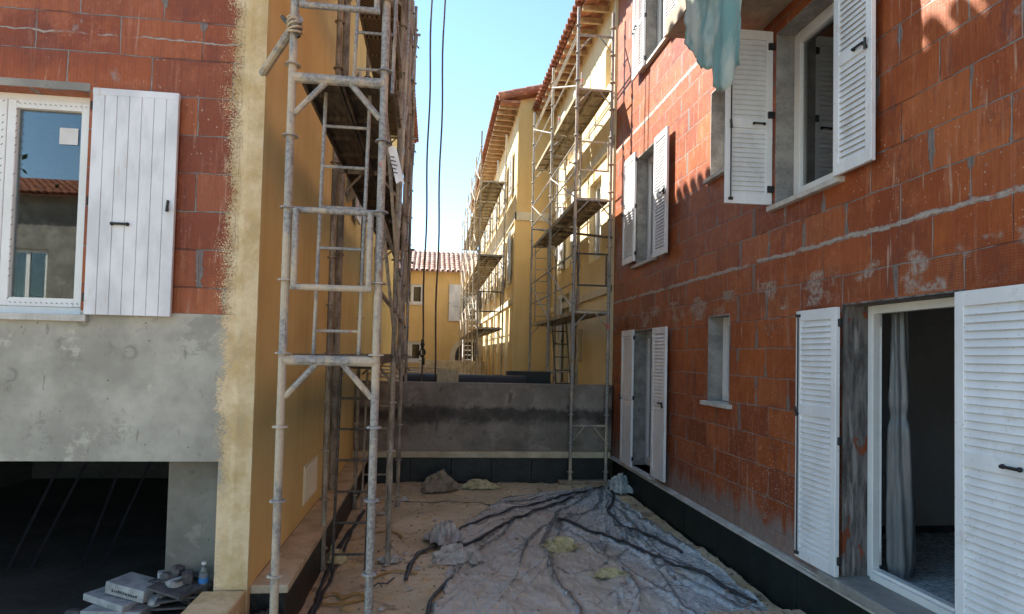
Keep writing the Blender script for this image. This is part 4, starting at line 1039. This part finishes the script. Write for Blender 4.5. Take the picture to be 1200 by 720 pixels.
hose([(1.65, 8.05), (2.06, 7.27), (2.32, 6.6), (2.6, 5.95), (2.86, 5.3)], .034, 'dark twisted strip descending towards the wooden pallet')
hose([(2.86, 9.95), (2.72, 9.2), (2.45, 8.55), (2.40, 7.9), (2.62, 7.2), (2.72, 6.6)], .03, 'dark looping strip nearest the right brick wall')
hose([(-.35, 9.0), (.3, 9.15), (1.0, 9.0), (1.7, 9.5)], .017, 'thin dark cable lying across the sand near the paper heap')
hose([(-.85, 8.6), (-.93, 7.4), (-.95, 6.3), (-.92, 5.2), (-.98, 4.6)], .032, 'black hose lying along the foot of the left plinth')
hose([(-.9, 8.0), (-.88, 6.8), (-.90, 5.7), (-.86, 4.7)], .022, 'thinner black hose beside the one along the left plinth')

# ------------------------------------------------------------------ debris
def crumple(name, loc, size, mat, seed, label, cat, group=None, strips=0, flat=1.0):
    rnd = random.Random(seed); bm = BM(); n = 38; L = Vector((loc[0], loc[1], ground_h(loc[0], loc[1])))
    if loc[0] > .3: L.z += sheet_h(loc[0], loc[1])*.7
    gr = {}
    for i in range(n+1):
        for j in range(n+1):
            uu = i/n*2-1; vv = j/n*2-1; rr_ = max(abs(uu), abs(vv)); ang = math.atan2(vv, uu)
            edge = 1+.35*noise.noise(Vector((math.cos(ang)*1.3, math.sin(ang)*1.3, seed)))
            q = rr_*edge
            p = Vector((math.cos(ang)*q, math.sin(ang)*q, 0)); 
            dn = noise.noise_vector(p*2.6+Vector((seed, 0, 0)))*.38+noise.noise_vector(p*6+Vector((0, seed, 0)))*.17
            rid = 1-abs(noise.noise(p*2.2+Vector((0, 0, seed))))*2
            rid2 = 1-abs(noise.noise(p*5.5+Vector((0, 9, seed))))*2
            lob = .5+.5*noise.noise(p*1.6+Vector((3, seed, 0)))*2; h = max(0, 1-rr_**2.6)*(.25+.30*rid+.45*max(0, min(1, lob)))+.24*rid2*(1-rr_*.6)
            gr[i, j] = bm.verts.new((L.x+(p.x+dn.x)*size[0], L.y+(p.y+dn.y)*size[1], L.z+max(.004, .01+h*size[2])))
    for i in range(n):
        for j in range(n): bm.faces.new((gr[i, j], gr[i+1, j], gr[i+1, j+1], gr[i, j+1]))
    for k in range(strips):
        a = rnd.uniform(0, 6.28); p = L.copy(); pts = []
        for q in range(6): pts.append(p+Vector((math.cos(a)*q*size[0]*.33, math.sin(a)*q*size[1]*.33, .02+.03*math.sin(q*1.7+k)))); a += rnd.uniform(-.4, .4)
        sweep(bm, smoothline(pts, 4), .008, 6, .5)
    return tag(obj(name, bm, mat, origin=L, smooth=False, recalc=False), label, cat, group)
G = 'crumpled scraps of packing left on the floor'
crumple('paper_sack', (.18, 10.0), (.25, .20, .30), M['paper'], 3, 'crumpled brown cement sack heaped at the foot of the retaining wall', 'sack', G)
crumple('paper_sack', (.02, 9.92), (.17, .18, .20), M['paper'], 8, 'smaller torn brown sack left of the big crumpled one', 'sack', G)
crumple('foam_scrap', (.78, 10.15), (.30, .16, .12), M['foam'], 5, 'flattened yellowish scrap by the black plinth, far from the viewer', 'scrap', G, 3)
crumple('plastic_film', (.17, 7.25), (.19, .20, .24), M['film'], 12, 'grey-white crumpled film standing up beside the black hose', 'plastic film', G)
crumple('plastic_film', (.30, 6.55), (.25, .16, .15), M['film'], 17, 'off-white tangled film nearest the bottom centre of the floor', 'plastic film', G, 5)
crumple('foam_scrap', (.18, 6.62), (.12, .10, .10), M['foam'], 19, 'yellowish tangle beside the off-white film', 'scrap', G, 4)
crumple('foam_scrap', (1.43, 6.92), (.17, .15, .15), M['foam'], 23, 'yellow foam scrap in the middle of the grey sheet', 'scrap', G, 3)
crumple('foam_scrap', (1.75, 6.0), (.15, .07, .08), M['foam'], 29, 'small pale yellow scrap nearest the pallet', 'scrap', G, 2)
crumple('plastic_film', (-.36, 9.1), (.07, .06, .06), M['film'], 31, 'little white scrap behind the ladder on the sand', 'plastic film', G)
crumple('plastic_film', (-.62, 8.4), (.09, .04, .03), M['film'], 33, 'thin white strip lying on the sand left of the hose', 'plastic film', G)
crumple('foam_scrap', (-.93, 6.6), (.10, .12, .16), M['foam'], 41, 'yellowish scrap caught at the base of the second left scaffold post', 'scrap', G, 2)
crumple('plastic_film', (-.38, 6.5), (.12, .10, .06), M['film'], 43, 'dusty film scrap by the foot of the lower ladder', 'plastic film', G)
crumple('plastic_film', (2.95, 9.7), (.14, .3, .30), M['poly'], 47, 'bunched grey end of plastic beside the timber sleeper', 'plastic film', G)
crumple('plastic_film', (1.0, 7.4), (.10, .05, .03), M['film'], 49, 'tiny pale scrap between the two black hoses', 'plastic film', G)
crumple('plastic_film', (1.62, 7.15), (.10, .08, .04), M['poly'], 50, 'thin grey plastic scrap right of the yellow foam', 'plastic film', G)
for k, (pts, lab) in enumerate(((([(-.95, 5.62), (-.80, 5.72), (-.72, 5.60), (-.60, 5.68), (-.52, 5.56), (-.66, 5.46), (-.82, 5.50), (-.95, 5.62)]), 'looped orange-brown strap on the sand at bottom left'),
                  (([(-.62, 7.5), (-.5, 7.62), (-.35, 7.55), (-.3, 7.4)]), 'short orange-brown strap on the sand behind the near post'),
                  (([(-.5, 6.05), (-.3, 6.2), (-.1, 6.1)]), 'thin brown strap right of the lower ladder'))):
    P = smoothline([(x, y, ground_h(x, y)+.02) for x, y in pts], 6); bm = BM(); sweep(bm, P, .016, 6, .35)
    tag(obj('strap', bm, M['strap'], origin=P[0], smooth=True), lab, 'strap')
bm = BM(); P = [(-.50, 5.75, GZ+.05), (-.44, 5.82, GZ+.07), (-.36, 5.85, GZ+.055), (-.30, 5.93, GZ+.08)]; sweep(bm, P, .008, 6); sweep(bm, [(-.42, 5.83, GZ+.065), (-.40, 5.76, GZ+.06)], .006, 6)
tag(obj('twig', bm, M['slate'], origin=P[0]), 'small dark twig on the sand left of the near post base', 'twig')
# pebbles scattered
bm = BM(); rnd = random.Random(21)
for k in range(900):
    x = rnd.uniform(-.95, 3.0); y = rnd.uniform(3.8, 10.4)
    if k > 720: x = rnd.uniform(2.75, 3.08)
    s = rnd.uniform(.005, .015)*(1 if rnd.random() < .93 else 2.0)
    mt = Matrix.Translation((x, y, ground_h(x, y)+(sheet_h(x, y) if .4 < x < 2.85 else 0)+s*.5)) @ Matrix.Diagonal((1, rnd.uniform(.6, 1.3), .6, 1))
    bmesh.ops.create_icosphere(bm, subdivisions=1, radius=s, matrix=mt)
o = obj('stone_crumbs', bm, M['paper']); tag(o, 'loose crumbs of mortar and stone strewn over the courtyard', 'rubble', kind='stuff')
bm = BM(); rnd = random.Random(63)
for k in range(70):
    x = rnd.uniform(-.9, .9); y = rnd.uniform(4.6, 10.3); s = rnd.uniform(.02, .05)
    z = ground_h(x, y)+.006; a = rnd.uniform(0, 3.14); n_ = 5
    vs = [bm.verts.new((x+math.cos(a+q*1.257)*s*rnd.uniform(.3, 1.2), y+math.sin(a+q*1.257)*s*rnd.uniform(.3, 1.2), z+rnd.uniform(0, .022))) for q in range(n_)]
    c_ = bm.verts.new((x, y, z+rnd.uniform(.01, .035)))
    for q in range(n_): bm.faces.new((vs[q], vs[(q+1) % n_], c_))
tag(obj('litter', bm, M['film'], recalc=False), 'small pale flakes of paper and film littering the sand', 'litter', kind='stuff')
# black gravel heap
bm = BM(); rnd = random.Random(9)
for k in range(1500):
    x = rnd.uniform(-1.25, -1.0); y = rnd.uniform(3.9, 4.72); s = rnd.uniform(.008, .017)
    z = GZ+.02+(.26)*max(.1, 1-((x+1.12)/.16)**2*.5)*(1 if y > 4.3 else .8)+rnd.uniform(-.03, .02)
    bmesh.ops.create_icosphere(bm, subdivisions=1, radius=s, matrix=Matrix.Translation((x, y, z)) @ Matrix.Diagonal((1, rnd.uniform(.6, 1.2), .7, 1)))
box(bm, -1.26, -1.0, 3.9, 4.72, GZ-.05, GZ+.16)
tag(obj('gravel', bm, M['pebble']), 'black gravel heaped between the low cream wall and the near scaffold post', 'gravel', kind='stuff')
# pallet
pal = thing('pallet', 'pale wooden slatted pallet at the bottom right by the dark plinth', 'pallet', (2.62, 4.4, GZ))
for k in range(9):
    a = 2.24+k*.088; bm = BM(); box(bm, a, a+.072, 3.9+.01*(k % 2), 4.90-.012*(k % 3), -2.03, -2.008, .002); obj('slat', bm, M['palletwood'], pal)
for y in (3.95, 4.4, 4.8):
    bm = BM(); box(bm, 2.24, 3.02, y, y+.09, GZ-.02, -2.032, .003); obj('bearer', bm, M['palletwood'], pal)

# cloth over balcony edge
bm = BM(); n, mz = 34, 30; gv = {}
for i in range(n+1):
    t = i/n; y = 5.34-.98*t
    low = 2.83-.43*min(1, t/.45)**.9-.40*max(0, t-.45)+.02*math.sin(t*11+1)
    if .52 < t < .86: low -= .26*max(0, math.sin((t-.52)/.34*math.pi))**.35*(.80+.25*noise.noise(Vector((t*22, 0, 0))))
    low += .035*noise.noise(Vector((t*30, 3, 0)))
    for j in range(mz+1):
        q = j/mz
        fold = .035*math.sin(t*9+1.8*q)+.008*math.sin(t*31+1.3+2*q)+.06*fb(t*2, q*2, 2)
        if q < .12: x = 2.22+.30*(1-q/.12)-.012; z = 3.475+.004*math.sin(t*20)
        else:
            z = 3.475+(low-3.475)*((q-.12)/.88); x = 2.205-abs(fold)*min(1, (q-.12)*5)
        yy = y+(.10*(q-.3)*(t-.5)*-1)+.02*fb(t*2, q*4, 2)
        gv[i, j] = bm.verts.new((x, yy, z))
for i in range(n):
    for j in range(mz): bm.faces.new((gv[i, j], gv[i+1, j], gv[i+1, j+1], gv[i, j+1]))
o = obj('cloth', bm, M['fabric_t'], origin=(2.2, 4.9, 3.47), smooth=True, recalc=False); tag(o, 'faded teal cloth hanging ragged over the balcony edge', 'cloth')
sm = o.modifiers.new('s', 'SOLIDIFY'); sm.thickness = .002

# plastic-wrapped curtain in the doorway and floor sheet
bm = BM(); rows = []
for j in range(60):
    q = j/59; z = .40-1.975*q; row = []
    base = .052+.036*min(1, q*1.4)**1.2 - .018*math.exp(-((q-.40)/.03)**2) - .03*max(0, q-.95)*10
    for k in range(48):
        a = k*2*math.pi/48
        rr = base*(1+.16*math.sin(4*a+q*2.5)+.13*math.sin(7*a-q*4+1)+.22*noise.noise(Vector((math.cos(a)*2.2, math.sin(a)*2.2, q*2.5)))+.07*noise.noise(Vector((a*3, q*14, 2))))
        row.append(bm.verts.new((3.51+.008*q+math.cos(a)*rr, 4.40+math.sin(a)*rr, z)))
    rows.append(row)
for j in range(59):
    for k in range(48): bm.faces.new((rows[j][k], rows[j][(k+1) % 48], rows[j+1][(k+1) % 48], rows[j+1][k]))
tag(obj('plastic_drape', bm, M['curtain'], origin=(3.45, 4.6, -1.6), smooth=True), 'gathered translucent plastic hanging inside the near french window', 'plastic drape')
bm = BM(); n = 40; gv = {}
for i in range(n+1):
    for j in range(n+1):
        x = 3.38+2.0*i/n; y = 3.0+2.58*j/n; gv[i, j] = bm.verts.new((x, y, -1.61+.03*abs(fb(x, y, 3))+.012*abs(fb(x, y, 9, 2))))
for i in range(n):
    for j in range(n): bm.faces.new((gv[i, j], gv[i+1, j], gv[i+1, j+1], gv[i, j+1]))
tag(obj('plastic_sheet', bm, M['poly'], origin=(4.2, 4.3, -1.6), smooth=True, recalc=False), 'wrinkled plastic sheet on the room floor behind the near french window', 'plastic sheet')
# film behind the upper window
bm = BM(); n = 30; gv = {}
for i in range(n+1):
    for j in range(13):
        t = i/n; q = j/12; y = 4.62+.42*t+.10*q*(1-t)*0; gv[i, j] = bm.verts.new((3.39+.03*math.sin(t*16)+.02*math.sin(q*4+t*6), y-.10*math.sin(q*2.2)*t*0+ .16*(1-q)*t*0, 1.48+1.5*q))
for i in range(n):
    for j in range(12): bm.faces.new((gv[i, j], gv[i+1, j], gv[i+1, j+1], gv[i, j+1]))
tag(obj('plastic_drape', bm, M['curtain'], origin=(3.39, 4.8, 1.5), smooth=True, recalc=False), 'plastic film hanging behind the glass of the upper window', 'plastic drape')

# garage clutter
def carton(c, size, rz, tilt, label, marks=True):
    rm = Matrix.Translation(c) @ Matrix.Rotation(rz, 4, 'Z') @ Matrix.Rotation(tilt, 4, 'Y')
    bm = BM(); box(bm, -size[0]/2, size[0]/2, -size[1]/2, size[1]/2, 0, size[2], .004); bmesh.ops.transform(bm, matrix=rm, verts=bm.verts)
    o = tag(obj('carton', bm, M['card'], origin=c), label, 'box', 'flat cartons piled in the garage entrance')
    bm = BM(); rnd = random.Random(int(c[0]*1000))
    if marks:
        x = -size[0]*.32
        while x < size[0]*.3:
            wd = rnd.uniform(.006, .02); box(bm, x, x+wd, -size[1]/2-.0015, -size[1]/2+.0001, size[2]*.3, size[2]*.3+rnd.uniform(.012, .022)); x += wd+.006
        bmesh.ops.transform(bm, matrix=rm, verts=bm.verts); obj('print', bm, M['ink'], o)
carton((-2.16, 4.90, -1.94), (.42, .30, .10), R(-8), 0, 'printed flat carton at the bottom front of the garage pile')
carton((-2.20, 4.97, -1.838), (.42, .30, .05), R(-30), R(3), 'dark-edged thin carton under the tilted top box', False)
carton((-2.10, 4.95, -1.785), (.34, .22, .085), R(-22), R(6), 'tilted printed carton on top of the garage pile')
carton((-1.93, 5.02, -1.70), (.10, .08, .045), R(20), 0, 'small pale box behind the tilted carton')
bm = BM(); box(bm, -2.40, -1.60, 4.74, 5.22, GZ, -1.944, .004); tag(obj('board', bm, M['slate'], origin=(-2, 5, GZ)), 'dark board under the cartons in the garage entrance', 'board')
rnd = random.Random(31)
for k in range(11):
    c = (-1.80+rnd.uniform(-.12, .10), 4.93+rnd.uniform(-.10, .10), -1.93+k*.025)
    bm = BM(); obox(bm, c, (rnd.uniform(.25, .38), rnd.uniform(.2, .3), .016), (rnd.uniform(-.12, .12), rnd.uniform(-.2, .12), rnd.uniform(-.7, .7)), .002)
    tag(obj('floor_tile', bm, M['slate'], origin=c), ('dark dusty tile in the loose stack between the cartons and the bottle' if k < 10 else 'dark dusty tile lying topmost on the loose stack by the bottle'), 'tile', 'dark tiles stacked loosely in the garage entrance')
rnd = random.Random(58)
spots = sorted(((-2.46, 4.86, -1.90), (-2.36, 4.80, -1.91), (-1.99, 4.80, -1.86), (-1.92, 4.84, -1.80), (-1.86, 4.82, -1.74), (-1.79, 4.86, -1.69), (-1.73, 4.90, -1.66), (-1.83, 4.98, -1.64), (-1.70, 4.83, -1.74), (-1.95, 4.92, -1.76), (-1.88, 4.95, -1.68)))
nth = ['leftmost', 'second from left', 'third from left', 'fourth from left', 'fifth from left', 'middle', 'fifth from right', 'fourth from right', 'third from right', 'second from right', 'rightmost']
for k, c in enumerate(spots):
    c = Vector(c); bm = BM(); bmesh.ops.create_icosphere(bm, subdivisions=2, radius=1)
    sx, sy, sz = rnd.uniform(.04, .085), rnd.uniform(.03, .06), rnd.uniform(.02, .045)
    for v in bm.verts: v.co = Vector((round(v.co.x*1.3)*.45+v.co.x*.6, round(v.co.y*1.3)*.45+v.co.y*.6, round(v.co.z*1.3)*.45+v.co.z*.6))+noise.noise_vector(v.co*1.7+Vector((k, 0, 0)))*.3
    bmesh.ops.transform(bm, matrix=Matrix.Translation(c) @ Matrix.Rotation(rnd.uniform(0, 3), 4, 'Z') @ Matrix.Rotation(rnd.uniform(-.4, .4), 4, 'X') @ Matrix.Diagonal((sx, sy, sz, 1)), verts=bm.verts)
    pale = k in (1, 4, 8)
    tag(obj('broken_block', bm, M['card'] if pale else M['slate'], origin=c), ('pale' if pale else 'dark')+' broken chunk, '+nth[k]+' of the rubble on the garage pile', 'rubble', 'broken chunks on the garage pile')
bt = thing('bottle', 'clear plastic water bottle with blue label standing on the tile stack by the garage jamb', 'bottle', (-1.62, 4.90, -1.80))
bm = BM(); tube(bm, (-1.62, 4.90, -1.80), (-1.62, 4.90, -1.63), .033, 14); tube(bm, (-1.62, 4.90, -1.63), (-1.62, 4.90, -1.585), .033, 14, .013); tube(bm, (-1.62, 4.90, -1.585), (-1.62, 4.90, -1.57), .013, 10)
obj('body', bm, M['curtain'], bt, smooth=True)
bm = BM(); tube(bm, (-1.62, 4.90, -1.70), (-1.62, 4.90, -1.665), .0340, 14); obj('label_band', bm, M['blue'], bt)
bm = BM(); tube(bm, (-1.62, 4.90, -1.57), (-1.62, 4.90, -1.552), .016, 10); obj('cap', bm, M['tag'], bt)
bm = BM(); box(bm, -1.68, -1.54, 4.78, 4.99, -1.94, -1.80, .004); tag(obj('block', bm, M['slate'], origin=(-1.67, 4.94, -2.13)), 'dark block under the bottle at the garage jamb', 'block')
for k, (a, b) in enumerate(((-3.95, -3.6), (-3.75, -3.35), (-3.3, -3.05), (-3.12, -2.75))):
    bm = BM(); p0 = Vector((a, 6.6, GZ)); p1 = Vector((b, 7.0, -.85)); sweep(bm, [p0, p1], .028, 4, .4)
    tag(obj('plank', bm, M['ink'], origin=p0), ['leftmost', 'second from left', 'third from left', 'rightmost'][k]+' of the pale planks leaning in the dark garage', 'plank', 'planks leaning in the garage')

# things on the upper ground
bm = BM(); tube(bm, (-.55, 11.95, UZ+.19), (1.75, 12.0, UZ+.19), .18, 24)
tag(obj('pipe', bm, M['pipe'], origin=(.8, 12, UZ), smooth=False), 'long glossy black pipe lying behind the retaining wall', 'pipe')
bm = BM(); box(bm, 1.45, 2.30, 12.25, 12.6, UZ, UZ+.44, .01); tag(obj('trench_box', bm, M['pipe'], origin=(1.8, 12.4, UZ)), 'black crate behind the pipe near the right scaffold', 'crate')
bm = BM(); obox(bm, (.26, 11.25, -.47), (.38, .03, .42), (R(-14), R(2), R(3)), .004); tag(obj('straw_board', bm, M['straw'], origin=(.26, 11.25, UZ)), 'tan fibre board propped on the retaining wall in front of the pipe', 'board')
rnd = random.Random(77)
for k in range(8):
    bm = BM(); y = 13.2+rnd.uniform(-.6, .8); z = UZ+.10+k*.062
    obox(bm, (-.75+rnd.uniform(-.2, .2), y, z), (1.3+rnd.uniform(-.3, .3), .20, .028), (0, R(rnd.uniform(-3, 3)), R(rnd.uniform(-20, 20))), .003)
    tag(obj('plank', bm, M['tag'] if k % 2 else M['palletwood'], origin=(-.75, y, z)), ['bottom', 'second lowest', 'third lowest', 'fourth lowest', 'fourth highest', 'third highest', 'second highest', 'topmost'][k]+(' white' if k % 2 else ' bare wood')+' plank of the heap beyond the retaining wall at left', 'plank', 'planks heaped beyond the wall')
# hanging ropes
for k, (x, y, zb, lab) in enumerate(((-.20, 11.5, -.5, 'dark hoist rope with a hook, the left of two hanging in front of the sky'), (.03, 11.5, -.45, 'plain dark hoist rope, the right of two hanging in front of the sky'))):
    t = thing('hoist_rope', lab, 'rope', (x, y, zb), 'hoist ropes hanging behind the retaining wall')
    bm = BM(); sweep(bm, [(x+.012*math.sin(q*.9+k), y, zb+(9.5-zb)*q/30) for q in range(31)], .0165, 7)
    obj('rope', bm, M['rope'], t, smooth=True)
    if k == 0:
        bm = BM(); sweep(bm, [(x+.045*math.cos(a), y-.01, .02+.07*math.sin(a)) for a in [q*math.pi/7 for q in range(-5, 10)]], .018, 8)
        tube(bm, (x, y, .10), (x, y, .26), .028, 10); tube(bm, (x+.02, y, -.2), (x+.02, y, -.06), .03, 10); bmesh.ops.create_uvsphere(bm, u_segments=10, v_segments=8, radius=.042, matrix=Matrix.Translation((x, y, .17)))
        obj('hook', bm, M['black'], t, smooth=True)
